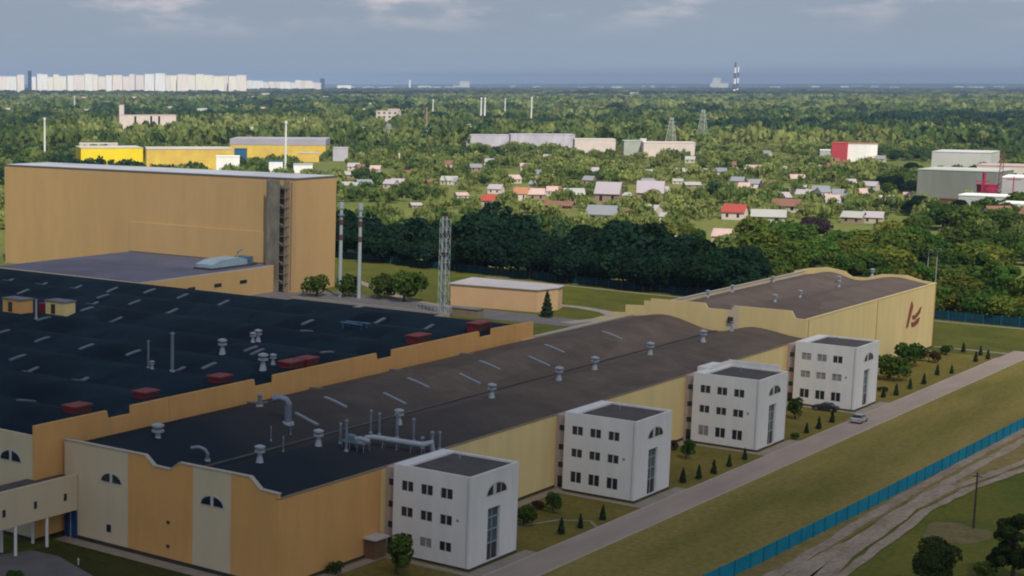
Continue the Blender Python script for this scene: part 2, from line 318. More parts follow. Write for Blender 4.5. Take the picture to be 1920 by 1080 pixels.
sheet('yard_road', [[G(-40, 1046), G(60, 1033), G(110, 1044), G(190, 1090), G(-40, 1130)], [(-340, 330), (-170, 297), (-170, 312), (-340, 345)], [(-345, 360), (-160, 378), (-160, 386), (-345, 396)]], 0.08, PAVED)
sheet('service_path', strip([G(1040, 572), G(1090, 577), G(1135, 585), G(1150, 592), G(1120, 600), G(1060, 606)], 4) + strip([G(650, 520), G(760, 562), G(845, 576)], 3) +
      strip([(-260, 455), (-203, 449), (-125, 447.5), (-74.5, 447)], 1.6), 0.09, PAVE)
def off(path, d):
    P = [Vector(p) for p in path]; o = []
    for i, p in enumerate(P):
        t = (P[min(i + 1, len(P) - 1)] - P[max(i - 1, 0)]).normalized(); o.append((p.x - t.y * d, p.y + t.x * d))
    return o
TA_ = [G(1400, 1120), G(1510, 1060), G(1600, 1003), G(1700, 940), G(1800, 882), G(1925, 815), G(2100, 725)]
TB_ = [G(1500, 1130), G(1600, 1050), G(1672, 997), G(1722, 957), G(1800, 918), G(1925, 872), G(2100, 800)]
sheet('dry_verge', [[(-77.0, 165), TA_[0], TA_[1], TA_[2], TA_[3], TB_[3], TB_[4], TB_[5], TB_[6], (-40, 449), (-73.5, 449), (-74.5, 345), (-75.5, 240), (-76.6, 200)]], 0.05, mat('tan verge', (0.16, 0.125, 0.040), col2=(0.25, 0.185, 0.075), scale=.3, fine=.3, rough=.95, spec=.05))
sheet('dirt_track', strip(off(TA_, 1.15), 1.5, 0.22) + strip(off(TA_, -1.15), 1.5, 0.22), 0.12, DIRT)
sheet('second_dirt_track', strip(off(TB_, .95), 1.35, 0.2) + strip(off(TB_, -.95), 1.35, 0.2), 0.14, DIRT)
sheet('dirt_patch', [[G(1480, 1110), G(1545, 1062), G(1610, 1012), G(1660, 975), G(1735, 938), G(1700, 975), G(1660, 1002), G(1640, 1010), G(1600, 1045), G(1560, 1090)], [G(1425, 1110), G(1520, 1050), G(1580, 1018), G(1560, 1050), G(1500, 1105)]], 0.16, DIRT)
sheet('sand_patch', [[G(1790 + (66 + 12 * math.sin(3 * t + 1)) * math.cos(t), 1000 + (19 + 5 * math.sin(2 * t)) * math.sin(t)) for t in [-k * math.pi / 18 for k in range(36)]]], 0.06, SAND)
# ------------------------------------------------------------------ trees
def crown_pts(kind, h, r, n, rs):
    """leaf cards: centres and outward normals spread through lumps of the crown's volume"""
    P = []; Nn = []
    if kind == 'cone':
        for i in range(n):
            z = 0.06 + 0.94 * (1 - math.sqrt(rs.random())); rr = r * (1 - z) ** 0.75 * (0.72 + 0.33 * rs.random()) * (0.85 + 0.15 * math.sin(z * 40)); a = rs.random() * 6.283
            P.append((rr * math.cos(a), rr * math.sin(a), h * z)); Nn.append((math.cos(a), math.sin(a), 0.5))
        return np.array(P), np.array(Nn)
    lumps = []
    k = {'open': 26, 'round': 14, 'oval': 9, 'bush': 6, 'mini': 4, 'clump': 6}[kind]
    for i in range(k):
        a = rs.random() * 6.283; q = math.sqrt(rs.random()); z = rs.random()
        if kind == 'oval': c = (r * 0.55 * q * math.cos(a), r * 0.55 * q * math.sin(a), h * (0.28 + 0.58 * (i + .5) / k)); lr = r * (0.42 + 0.25 * rs.random()) * (1.05 - 0.4 * abs(i / k - 0.4))
        elif kind == 'open': c = (r * 0.85 * q * math.cos(a), r * 0.85 * q * math.sin(a), h * (0.22 + 0.66 * z * (1.1 - q * 0.5))); lr = r * (0.17 + 0.15 * rs.random())
        elif kind in ('bush', 'mini', 'clump'): c = (r * 0.6 * q * math.cos(a), r * 0.6 * q * math.sin(a), h * (0.38 + 0.3 * z)); lr = min(r * (0.45 + 0.25 * rs.random()), h * 0.36)
        else: c = (r * 0.62 * q * math.cos(a), r * 0.62 * q * math.sin(a), h * (0.30 + 0.46 * z * (1.15 - q * 0.6))); lr = r * (0.34 + 0.22 * rs.random())
        lumps.append((c, lr))
    w = np.array([l[1] ** 2 for l in lumps]); w /= w.sum()
    for i in range(n):
        c, lr = lumps[rs.choice(len(lumps), p=w)]
        d = rs.normal(size=3); d /= np.linalg.norm(d)
        if d[2] < -0.5 and rs.random() < 0.6: d[2] *= -1
        q = lr * (0.8 + 0.28 * rs.random())
        zz = c[2] + d[2] * q * 0.85
        P.append((c[0] + d[0] * q, c[1] + d[1] * q, max(zz, h * 0.05))); Nn.append(d)
    return np.array(P), np.array(Nn)
def cards(P, Nn, size, rs, jit=0.55):
    n = len(P); d = Nn + rs.normal(size=(n, 3)) * jit; d /= np.linalg.norm(d, axis=1)[:, None]
    a = np.cross(d, rs.normal(size=(n, 3))); a /= np.linalg.norm(a, axis=1)[:, None]; b = np.cross(d, a)
    s = (size * (0.6 + 0.8 * rs.random(n)))[:, None] / 2
    V = np.stack([P - a * s - b * s * 0.7, P + a * s * 0.8 - b * s, P + a * s + b * s * 0.8, P - a * s * 0.7 + b * s], 1).reshape(-1, 3)
    return V
def np_mesh(name, V, m, tint=None):
    me = bpy.data.meshes.new(name); nv = len(V); nf = nv // 4
    me.vertices.add(nv); me.vertices.foreach_set('co', V.astype(np.float32).ravel())
    me.loops.add(nv); me.loops.foreach_set('vertex_index', np.arange(nv, dtype=np.int32))
    me.polygons.add(nf); me.polygons.foreach_set('loop_start', np.arange(0, nv, 4, dtype=np.int32)); me.polygons.foreach_set('loop_total', np.full(nf, 4, dtype=np.int32))
    me.materials.append(m); me.update(calc_edges=True)
    if tint is not None:
        at = me.attributes.new('tint', 'FLOAT_COLOR', 'FACE'); at.data.foreach_set('color', np.c_[tint, np.ones(nf)].astype(np.float32).ravel())
    me.validate(); return me
def trunk_mb(h, r, rs, kind):
    b = MB(); th = h * (0.75 if kind != 'bush' else 0.5)
    b.tube([(0, 0, -0.1), (0.04 * h * 0.3, 0, th * 0.35), (0.0, 0.02 * h, th * 0.7), (0, 0, th)], [h * 0.026 + 0.04, h * 0.02 + 0.03, h * 0.013 + 0.02, 0.02], 7)
    if kind in ('round', 'oval', 'open'):
        for i in range(6):
            a = i * 1.05 + rs.random(); z = th * (0.4 + 0.08 * i); l = r * 0.65
            b.tube([(0, 0, z), (l * .5 * math.cos(a), l * .5 * math.sin(a), z + l * .35), (l * math.cos(a), l * math.sin(a), z + l * .6)], [h * 0.011 + .02, h * .007 + .01, 0.015], 5)
    return b
PROTO = {}
def tree_proto(key, kind, h, r, n, leaf, m, seed):
    rs = np.random.default_rng(seed)
    P, Nn = crown_pts(kind, h, r, n, rs); V = cards(P, Nn, leaf, rs)
    PROTO[key] = (np_mesh('crown_' + key, V, m), trunk_mb(h, r, rs, kind), h, r)
    tm = PROTO[key][1]; me = bpy.data.meshes.new('trunk_' + key); me.from_pydata(tm.v, [], tm.f); me.materials.append(TRUNK)
    PROTO[key] = (PROTO[key][0], me, h, r)
def plant(name, key, loc, sc, label, cat, group, rz=None, szr=1.0):
    cm, tm, h, r = PROTO[key]
    o = bpy.data.objects.new(name, None); C.objects.link(o); o.location = (loc[0], loc[1], 0.05); o.rotation_euler.z = random.uniform(0, 6.28) if rz is None else rz
    o.scale = (sc * szr, sc * szr, sc); tag(o, label, cat, group)
    c = bpy.data.objects.new('crown', cm); C.objects.link(c); c.parent = o
    t = bpy.data.objects.new('trunk', tm); C.objects.link(t); t.parent = o
    return o
for i in range(4): tree_proto('dark%d' % i, 'round', 12, 5.2, 2600, 0.62, FOLD, 20 + i)
for i in range(5): tree_proto('green%d' % i, 'round', 9, 4.2, 1900, 0.55, FOL, 40 + i)
for i in range(3): tree_proto('yellow%d' % i, 'round', 8, 4.2, 1700, 0.55, FOLY, 60 + i)
for i in range(2): tree_proto('oval%d' % i, 'oval', 12, 3.0, 1800, 0.55, FOL, 70 + i)
for i in range(2): tree_proto('near%d' % i, ('round', 'open')[i], 8, 3.4, 7000, 0.24, FOLN, 80 + i)
for i in range(2): tree_proto('small%d' % i, 'oval', 4, 1.5, 1300, 0.24, FOL, 84 + i)
for i in range(2): tree_proto('bush%d' % i, 'bush', 2.4, 1.6, 900, 0.22, FOL, 88 + i)
tree_proto('rust', 'bush', 2.0, 2.6, 1000, 0.24, FOLR, 91); tree_proto('purple', 'bush', 6, 5, 1100, 0.7, FOLP, 92)
tree_proto('cone', 'cone', 2.2, 0.5, 420, 0.17, FOLC, 93); tree_proto('spruce', 'cone', 7, 1.9, 1500, 0.36, FOLC, 94)

# ------------------------------------------------------------------ buildings: the near hall
def curve_roof(xs, z, y0, y1, name, m, parent, along='y', thick=0.25, ny=24):
    """sheet of real thickness whose height z(u) runs across, extruded along the other axis"""
    b = MB(); n = len(xs); vs = []
    for dz in (0, -thick):
        for j in range(ny + 1):
            t = y0 + (y1 - y0) * j / ny
            for u in xs: vs.append((u, t, z(u) + dz) if along == 'y' else (t, u, z(u) + dz))
    fs = []; K = n * (ny + 1)
    for j in range(ny):
        for i in range(n - 1):
            o = j * n + i; fs.append((o, o + 1, o + n + 1, o + n)); fs.append((K + o, K + o + n, K + o + n + 1, K + o + 1))
    for j in range(ny):
        for i in (0, n - 1): o = j * n + i; fs.append((o, o + n, K + o + n, K + o))
    for i in range(n - 1):
        for j in (0, ny): o = j * n + i; fs.append((o, K + o, K + o + 1, o + 1))
    b.add(vs, fs); return b.build(name, m, parent, smooth=False)
def interp(pts):
    xs = [p[0] for p in pts]; zs = [p[1] for p in pts]
    def f(x):
        x = min(max(x, xs[0]), xs[-1])
        for i in range(len(xs) - 1):
            if x <= xs[i + 1]:
                t = (x - xs[i]) / (xs[i + 1] - xs[i]); t = t * t * (3 - 2 * t)
                return zs[i] + (zs[i + 1] - zs[i]) * t
        return zs[-1]
    return f
zr = interp([(-149.7, 12.3), (-142.5, 13.2), (-131.5, 10.9), (-124.0, 12.45), (-114.0, 11.2)])
hall = thing('production_hall', 'long factory hall with wave shaped brown roof, its front striped orange and cream', 'factory hall', (-132, 153, 0))
def prof(xs, pts):                                   # height of a stepped parapet
    for (x0, z0), (x1, z1) in zip(pts, pts[1:]):
        if x0 <= xs <= x1: return z0 + (z1 - z0) * (xs - x0) / max(x1 - x0, 1e-6)
FP = [(-149.5, 13.1), (-135.2, 13.15), (-133.7, 12.0), (-131.0, 11.95), (-129.5, 13.05), (-118.3, 13.1), (-116.7, 11.8), (-114.0, 11.7)]
def panels(parent, FPp, cuts, mats_, y0, y1, nm='wall'):
    for (a, b), m in zip(zip(cuts, cuts[1:]), mats_):
        top = [(a, prof(a, FPp))] + [p for p in FPp if a < p[0] < b] + [(b, prof(b, FPp))]
        MB().plate([(a, 0.5), (b, 0.5)] + top[::-1], 'y', y0, y1).build(nm, m, parent)
panels(hall, FP, [-149.5, -138.1, -127.2, -121.2, -114.0], [CREAM, ORANGE, CREAM, ORANGE], 153, 153.4)
cp = MB()
for (x0, z0), (x1, z1) in zip(FP, FP[1:]):
    cp.add([(x0, 152.9, z0 + .005), (x1, 152.9, z1 + .005), (x1, 153.6, z1 + .005), (x0, 153.6, z0 + .005), (x0, 152.9, z0 + .14), (x1, 152.9, z1 + .14), (x1, 153.6, z1 + .14), (x0, 153.6, z0 + .14)],
           [(0, 3, 2, 1), (4, 5, 6, 7), (0, 1, 5, 4), (1, 2, 6, 5), (2, 3, 7, 6), (3, 0, 4, 7)])
cp.build('coping', CAP, hall)
box(-149.52, 152.95, 0, -114.0, 153.38, 0.5).build('plinth', PLINTH, hall)
bays = [(153.42, 174.9, ORANGE), (174.9, 321.9, YELLOW)]
for a, b, m in bays: box(-114.4, a, 0.4, -114.0, b, 11.05).build('wall', m, hall)
pl = box(-114.35, 153.4, 0, -113.93, 321.9, 0.4); pl.build('plinth', PLINTH, hall)
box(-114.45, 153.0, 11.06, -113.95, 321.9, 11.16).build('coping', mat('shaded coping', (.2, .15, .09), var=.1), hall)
box(-149.9, 276.5, 0, -149.5, 321.9, 12.3).build('wall', CREAM, hall)
box(-150.1, 281, 12.3, -149.3, 321.9, 12.62).build('coping', CAP, hall)
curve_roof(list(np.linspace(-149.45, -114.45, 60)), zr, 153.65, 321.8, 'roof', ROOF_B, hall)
box(-131.8, 153.7, 10.95, -131.2, 321.5, 11.08).build('valley_gutter', mat('gutter bitumen', (0.07, 0.058, 0.05), var=0.3, scale=0.3), hall)
def arch_panes(parent, cx, z0, rx, rz, axis, c0, c1, mull=0.25, m=GLASS):
    w = MB()
    fr = [(cx - rx - .18, z0 - .12)] + [(cx + rx + .18, z0 - .12)] + [(cx + (rx + .18) * math.cos(t), z0 + (rz + .2) * math.sin(t)) for t in np.linspace(0.02, math.pi - .02, 15)]
    w.plate(fr, axis, c0, c0 + (c1 - c0) * 0.6); f = w.build('window', FRAME, parent)
    for s in (-1, 1):
        ts = np.linspace(0, math.pi / 2 - 0.0, 8); poly = [(cx + s * mull, z0), ] + [(cx + s * max(mull, rx * math.cos(t)), z0 + rz * math.sin(t)) for t in ts]
        MB().plate(poly if s > 0 else poly[::-1], axis, c0 + (c1 - c0) * 0.6, c1).build('pane', m, f)
arch_panes(hall, -141.0, 8.7, 1.75, 1.15, 'y', 152.99, 152.9)
arch_panes(hall, -124.1, 8.6, 1.75, 1.15, 'y', 152.99, 152.9)
g = box(-149.3, 152.8, 0, -147.1, 152.94, 3.7).build('gate', BLUE, hall)
box(-148.25, 152.76, 0, -148.15, 152.795, 3.6).build('gate_strip', FRAME, g)
def small_win(parent, x, z, w, h, y, m=GLASS):
    f = box(x - w / 2 - .08, y - .05, z - .08, x + w / 2 + .08, y - .003, z + h + .08).build('window', FRAME, parent)
    box(x - w / 2, y - .09, z, x + w / 2, y - .052, z + h).build('pane', m, f)
small_win(hall, -141.4, 2.0, 0.75, 1.0, 153)
for x, z in ((-131.2, 5.0), (-131.2, 1.9)): box(x - .22, 152.86, z, x + .22, 152.99, z + .35).build('wall_vent', PLINTH, hall)

# the elevated gallery at lower left
gal = thing('elevated_gallery', 'cream enclosed walkway on white columns joining the front of the hall', 'walkway', (-148.5, 130, 0))
box(-150, 112, 4.0, -147.0, 152.85, 8.3).build('wall', CREAM, gal)
box(-147.3, 112, 8.302, -147.0, 152.85, 8.9).build('parapet', CREAM, gal)
box(-151.4, 112, 8.304, -147.32, 152.85, 8.36).build('roof', ROOF_T, gal)
for y in (121, 127, 134.2, 141.7, 147.4):
    for x in (-147.2, -149.8): MB().cyl(x, y - .1, 0, 3.99, 0.22, n=12).build('column', WHITE, gal)
for px, py in ((122, 932), (66, 947), (7, 963)):
    d = ray(px, py); t = -147.0 / d[0]; y, z = d[1] * t, HC + d[2] * t
    f = box(-147.0 + .002, y - .35, z - .55, -146.96, y + .35, z + .55).build('window', FRAME, gal)
    box(-146.958, y - .27, z - .47, -146.93, y + .27, z + .47).build('pane', GLASS, f)

# ------------------------------------------------------------------ the wide hall with the navy roof
mid = thing('wide_production_hall', 'very wide factory hall with navy ribbed vault roof and orange stepped side wall', 'factory hall', (-240, 210, 0))
def zm(y): return 14.35 + 1.15 * math.sin(math.pi * (((y - 148) % 16.5) / 16.5)) if y < 276.2 else 15.5
X0 = -345
curve_roof([y for y in np.arange(148.35, 276.01, 0.8)] + [276.0], zm, X0, -150.42, 'roof', ROOF_N, mid, along='x', ny=20)
SPp = []
dips = [(162.2, 166.9), (195.0, 199.6), (228.1, 232.7), (261.2, 265.6)]
cur = 147.9
for a, b in dips: SPp += [(cur, 15.65), (a - .3, 15.65), (a, 14.5), (b, 14.5), (b + .01, 15.65)]; cur = b + .3
SPp += [(281.0, 15.3)]
SPp = sorted(set(SPp))
def pr2(y):
    for (a, z0), (b, z1) in zip(SPp, SPp[1:]):
        if a <= y <= b: return z0 + (z1 - z0) * (y - a) / (b - a)
    return 15.3
cuts = [147.9, 175, 208, 241, 274, 281]
for a, b in zip(cuts, cuts[1:]):
    top = [(a + .04, pr2(a + .04))] + [p for p in SPp if a + .04 < p[0] < b - .04] + [(b - .04, pr2(b - .04))]
    MB().plate([(a + .04, 0.5), (b - .04, 0.5)] + top[::-1], 'x', -150.4, -150.0).build('wall', ORANGE, mid)
    if b < 281: box(-150.38, b - .04, .5, -150.03, b + .04, 15.3).build('wall_joint', mat('joint', (0.30, 0.20, 0.1), var=.1), mid)
box(X0, 147.9, 0.5, -150.42, 148.3, 14.3).build('wall', CREAM, mid)
box(X0, 147.85, 0, -150.0, 148.32, 0.5).build('plinth', PLINTH, mid)
box(X0, 275.7, 0, -150.42, 276.0, 15.1).build('wall', ORANGE, mid)
box(X0 - .3, 147.9, 0, X0 - .02, 276, 15).build('wall', ORANGE, mid)
arch_panes(mid, -154.5, 10.4, 1.9, 1.3, 'y', 147.89, 147.8)
low = thing('low_rear_block', 'low block with dark flat roof and pale kerb behind the navy roof', 'building', (-195, 285, 0))
box(-216, 276.2, 0, -176, 294, 12.6).build('wall', TAN, low)
box(-215.6, 276.4, 12.602, -176.4, 293.6, 12.66).build('roof', ROOF_N, low)
kb = MB(); kb.box(-216, 293.6, 12.605, -176, 294, 13.1); kb.box(-176.4, 276.2, 12.605, -176, 293.59, 13.1); kb.box(-197, 276.2, 12.665, -196.6, 293.59, 12.95); kb.build('parapet', CAP, low)

# ------------------------------------------------------------------ far hall with the sign
fh = thing('far_hall', 'tall yellow hall with brown wave roof and a red sign on its long wall', 'factory hall', (-128, 360, 0))
FF = [(-145.6, 16.2), (-134.2, 16.3), (-133.6, 15.3), (-128.9, 15.3), (-128.3, 16.3), (-117.0, 16.3), (-116.2, 14.9), (-114.0, 14.85)]
panels(fh, FF, [-145.6, -142.2, -129.6, -127.2, -114.0], [YELLOW, YELLOW, CREAM, YELLOW], 322, 322.4)
MB().plate([(-157.5, 0), (-145.62, 0), (-145.62, 15.6), (-147.0, 15.6), (-147.0, 14.6), (-151, 14.4), (-151, 12.8), (-154, 12.6), (-154, 11.4), (-157.5, 11)], 'y', 322, 322.4).build('wall', YELLOW, fh)
box(-114.4, 322.42, 0.4, -114.0, 402.3, 14.8).build('wall', YELLOW, fh)
box(-114.38, 322.4, 0, -113.95, 402.3, 0.4).build('plinth', PLINTH, fh)
box(-114.45, 322.1, 14.802, -113.92, 402.35, 14.92).build('coping', YELLOW, fh)
box(-143.6, 322.42, 0, -143.2, 401.9, 15.4).build('wall', CREAM, fh)
box(-143.7, 322.42, 15.402, -143.1, 401.9, 15.6).build('coping', CAP, fh)
FB = [(-146, 15.3), (-143, 16.1), (-138.5, 16.7), (-134.5, 16.1), (-132.5, 14.9), (-129.5, 14.9), (-126, 16.0), (-120.5, 16.2), (-117, 15.2), (-114.0, 14.9)]
panels(fh, FB, [-146, -114], [YELLOW], 401.92, 402.3)
zf = interp([(-143.2, 14.7), (-137.5, 15.7), (-131.0, 14.2), (-123, 15.6), (-114.5, 14.5)])
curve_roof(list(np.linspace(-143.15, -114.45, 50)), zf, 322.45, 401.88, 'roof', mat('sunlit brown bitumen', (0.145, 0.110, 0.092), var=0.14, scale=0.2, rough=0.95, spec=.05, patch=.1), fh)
for y_ in (322.9, 362.5, 401.5): box(-113.995, y_ - .08, .4, -113.85, y_ + .08, 14.6).build('downpipe', mat('ochre pipe', (.42, .28, .10), var=.1), fh)
sg = MB()
sg.plate([(382.3, 6.9), (383.2, 6.7), (385.9, 11.2), (384.9, 12.3), (384.0, 11.0)], 'x', -113.99, -113.8)
sg.plate([(386.1, 9.0), (387.8, 9.0), (389.8, 9.6), (391.3, 10.4), (392.0, 10.5), (391.0, 9.1), (388.2, 8.2), (386.5, 8.2)], 'x', -113.99, -113.8)
sg.plate([(385.7, 7.6), (387.3, 7.4), (389.2, 7.9), (391.2, 8.1), (390.4, 7.0), (387.6, 6.5), (386.0, 6.7)], 'x', -113.99, -113.8)
sg.build('sign', LOGO, fh)
box(-129.3, 321.6, 12.8, -128.3, 321.95, 14.0).build('hatch', PLINTH, fh)

# ------------------------------------------------------------------ the four white office towers
def holed(mb, u0, u1, z0, z1, holes, P, depth):
    us = sorted({u0, u1, *[h[0] for h in holes], *[h[1] for h in holes]}); zs = sorted({z0, z1, *[h[2] for h in holes], *[h[3] for h in holes]})
    for a, b in zip(us, us[1:]):
        for c, d in zip(zs, zs[1:]):
            cu, cz = (a + b) / 2, (c + d) / 2
            if any(h[0] < cu < h[1] and h[2] < cz < h[3] for h in holes): continue
            mb.add([P(a, c, 0), P(b, c, 0), P(b, d, 0), P(a, d, 0)], [(0, 1, 2, 3)])
    for a, b, c, d in holes:
        for (p, q) in (((a, c), (b, c)), ((b, c), (b, d)), ((b, d), (a, d)), ((a, d), (a, c))):
            mb.add([P(*p, 0), P(*q, 0), P(*q, depth), P(*p, depth)], [(0, 1, 2, 3)])
TW, TD, TH = 11.2, 11.8, 12.0
def make_tower(label, loc, tallrow, blinds):
    t = thing('office_tower', label, 'office tower', loc, 'white office towers along the long hall'); ox, oy, _ = loc
    wins = []
    for r_, (z0, z1) in enumerate([(8.7, 10.05), (5.35, 6.65), (1.5 if tallrow else 1.95, 3.2)]):
        for u in (1.2, 4.05, 6.9): wins.append((u, u + 1.75, z0, z1, r_))
    door = (4.3, 7.4, 0.35, 7.2)
    mb = MB(); zb = 0.35
    holed(mb, 0, TW, zb, TH, [w[:4] for w in wins], lambda u, z, d: (ox + u, oy + d, z), 0.16)
    holed(mb, 0, TD, zb, TH, [door], lambda u, z, d: (ox + TW - d, oy + u, z), 0.5)
    mb.add([(ox, oy, zb), (ox, oy + TD, zb), (ox, oy + TD, TH), (ox, oy, TH)], [(0, 1, 2, 3)])
    mb.add([(ox, oy + TD, zb), (ox + TW, oy + TD, zb), (ox + TW, oy + TD, TH), (ox, oy + TD, TH)], [(0, 1, 2, 3)])
    a0, a1, b0, b1 = ox + 1.9, ox + TW - .32, oy + .32, oy + TD - .5; zt = 11.74
    O = [(ox, oy), (ox + TW, oy), (ox + TW, oy + TD), (ox, oy + TD)]; I = [(a0, b0), (a1, b0), (a1, b1), (a0, b1)]
    for i in range(4):
        j = (i + 1) % 4
        mb.add([(*O[i], TH), (*O[j], TH), (*I[j], TH), (*I[i], TH)], [(0, 1, 2, 3)]); mb.add([(*I[i], TH), (*I[j], TH), (*I[j], zt), (*I[i], zt)], [(0, 1, 2, 3)])
    mb.build('wall', WHITE, t)
    box(a0, b0, zt - .3, a1, b1, zt + .004).build('roof', ROOF_T, t)
    box(ox + .03, oy - .04, 0, ox + TW + .04, oy + TD + .04, zb - .002).build('plinth', PLINTH, t)
    # raised piece of parapet where the tower meets the hall
    if 'third' in label: MB().slab([(ox - 1.75, oy + 5.5), (ox + .6, oy + 5.5), (ox + .6, oy + TD + .1), (ox - 1.75, oy + TD + .1)], 11.21, TH + .12).build('parapet', WHITE, t)
    for k, (u0, u1, z0, z1, r_) in enumerate(wins):
        f = MB(); x0, x1 = ox + u0, ox + u1; y = oy + .05
        for bx in ((x0, x0 + .07), (x1 - .07, x1), ((x0 + x1) / 2 - .07, (x0 + x1) / 2 + .07)): f.box(bx[0], y, z0, bx[1], y + .08, z1)
        f.box(x0 + .071, y, z0, (x0 + x1) / 2 - .071, y + .08, z0 + .07); f.box((x0 + x1) / 2 + .071, y, z0, x1 - .071, y + .08, z0 + .07)
        fo = f.build('window', FRAME, t)
        box(x0 + .01, oy + .135, z0 + .01, x1 - .01, oy + .155, z1 - .01).build('pane', BLIND if k in blinds else GLASS, fo)
    MB().cyl(ox + TW - .35, oy - .09, .3, 11.9, .05, .05, 8).build('downpipe', FRAME, t)
    box(ox + TW - 1.9, oy - .06, 6.1, ox + TW - 1.6, oy - .004, 6.4).build('wall_vent', METAL, t)
    MB().cyl(ox + 4.5, oy + 8.5, 11.744, 12.3, .18, .18, 10).build('roof_vent', METAL, t)
    # arched window, three lights
    f = MB(); cy = oy + 6.3; z0 = 8.95; X = ox + TW
    f.plate([(cy - 2.65, z0 - .08), (cy + 2.65, z0 - .08)] + [(cy + 2.6 * math.cos(a), z0 + 1.5 * math.sin(a)) for a in np.linspace(.05, math.pi - .05, 13)], 'x', X + .004, X + .05)
    fo = f.build('window', FRAME, t)
    def seg(a, b): return [(a, z0), (b, z0)] + [(y_, z0 + 1.3 * math.sqrt(max(0, 1 - ((y_ - cy) / 2.4) ** 2))) for y_ in np.linspace(b, a, 6)]
    for a, b in ((cy - 2.3, cy - 1.0), (cy - .15, cy + .9), (cy + 1.1, cy + 2.3)): MB().plate(seg(a, b), 'x', X + .051, X + .08).build('pane', GLASS, fo)
    # glazed entrance
    d = MB(); ya, yb = oy + door[0], oy + door[1]; xg = X - .38
    for yy in (ya + .05, (ya + yb) / 2 - .05, yb - .15): d.box(xg, yy, .36, xg + .1, yy + .1, 7.19)
    for zz in (2.5, 4.2, 5.8): d.box(xg - .01, ya + .16, zz, xg + .085, yb - .16, zz + .12)
    do = d.build('entrance', mat('door frame grey', (0.28, 0.30, 0.31), rough=.5, var=.1), t)
    box(xg - .06, ya + .01, 2.56, xg - .015, yb - .01, 7.18).build('pane', TGLASS, do)
    box(xg - .06, ya + .01, .36, xg - .015, yb - .01, 2.55).build('door_leaf', PLINTH, do)
    # narrow link to the hall behind
    box(ox - 1.78, oy + 1.0, 0, ox - .004, oy + 10.4, 11.2).build('link', mat('brown pink render', (.40, .31, .27), var=.12, scale=.6), t)
    for z0, z1 in ((.2, 2.1), (3.2, 4.2), (5.9, 6.9), (8.8, 9.8)):
        f = box(ox - 1.35, oy + .95, z0, ox - .35, oy + .995, z1).build('window', FRAME, t); box(ox - 1.27, oy + .91, z0 + .07, ox - .43, oy + .948, z1 - .07).build('pane', GLASS, f)
    return t
make_tower('nearest white three storey tower with parapet roof, tree at its left corner', (-112.2, 175, 0), False, {7})
make_tower('white three storey tower second from the viewer with tall ground floor windows', (-112.2, 220.8, 0), True, set())
make_tower('white three storey tower third from the viewer with a taller roof hood', (-112.2, 266.2, 0), True, {6})
make_tower('farthest white three storey tower with pale blinds, dark car parked at its foot', (-112.2, 311.9, 0), True, {0, 1, 3, 4, 5})
# extra roof hood on the third tower
t3 = [o for o in bpy.data.objects if o.type == 'EMPTY' and 'third from' in str(o.get('label', ''))][0]
hb = MB(); hb.box(-111.0, 277.6, 11.46, -102.4, 277.95, 12.9); hb.box(-111.2, 271.0, 11.46, -110.9, 277.59, 12.7); hb.build('roof_hood', WHITE, t3)
pc = thing('side_porch', 'small brown side porch with white canopy by the nearest tower', 'porch', (-113.5, 172.5, 0))
box(-113.9, 171.2, 0, -112.3, 173.8, 2.6).build('wall', mat('porch brown', (.14, .08, .045), var=.1), pc); box(-114, 170.9, 2.602, -112.0, 174.1, 2.8).build('roof', FRAME, pc)

# ------------------------------------------------------------------ big warehouse at the back left, its stair tower and annex
wh = thing('high_bay_warehouse', 'huge windowless tan warehouse block with pale flat roof', 'warehouse', (-340, 390, 0))
box(-402.0, 383.0, 0, -280.8, 403, 32.8).build('wall', TAN, wh)
box(-402.2, 382.8, 32.802, -280.6, 403.2, 33.1).build('coping', mat('grey coping', (.12, .13, .16), var=.15, scale=.2), wh)
box(-401.6, 383.5, 33.103, -281.2, 402.6, 33.2).build('roof', mat('pale membrane', (.42, .43, .46), var=.25, scale=.03, rough=.8), wh)
box(-345, 382.6, 7.9, -289.5, 382.97, 17.0).build('wall_step', TAN, wh)
st = MB()
for i in range(11):
    z = 2.5 + i * 2.75
    st.box(-289.3, 380.6, z, -282.9, 382.9, z + .16)
    st.box(-289.3, 380.5, z + .9, -282.9, 380.56, z + 1.0)
    y0, y1 = (-288.8, -283.6) if i % 2 else (-283.6, -288.8)
    st.bar((y0, 381.2, z + .1), (y1, 381.2, z + 2.75), .35)
stt = thing('stair_tower', 'tall grey steel stair tower against the tan warehouse wall', 'stair tower', (-286, 381.5, 0))
st.build('landing', mat('dark steel', (.10, .095, .085), var=.2, scale=.5), stt)
for x in (-289.4, -286.1, -282.8): box(x - .12, 380.4, 0, x + .12, 380.64, 32.6).build('post', mat('grey steel', (.16, .15, .13), var=.2), stt)
box(-289.0, 380.15, 0.1, -284.6, 380.35, 32.4).build('mesh_infill', mat('mesh cladding', (.15, .135, .11), var=.45, scale=.35, stretch=(1, 1, .5)), stt)
box(-284.4, 381.9, .1, -283, 382.9, 32.3).build('shaft_wall', mat('grey ochre', (.22, .17, .11), var=.2), stt)
box(-282.3, 382.7, 1, -282.1, 382.95, 32).build('conduit', METAL, stt)
an = thing('warehouse_annex', 'low ochre annex with blue grey flat roof before the warehouse', 'annex', (-310, 350, 0))
box(-345, 322, 0, -286.3, 382.5, 7.6).build('wall', TAN, an)
box(-344.8, 322.2, 7.602, -286.6, 382.4, 7.7).build('roof', mat('blue grey membrane', (.085, .088, .125), var=.25, scale=.06, rough=.9, spec=.1), an)
cb = MB(); cb.box(-286.59, 322, 7.603, -286.3, 382.5, 7.9); cb.box(-345, 322, 7.603, -286.6, 322.19, 7.9); cb.build('coping', CAP, an)
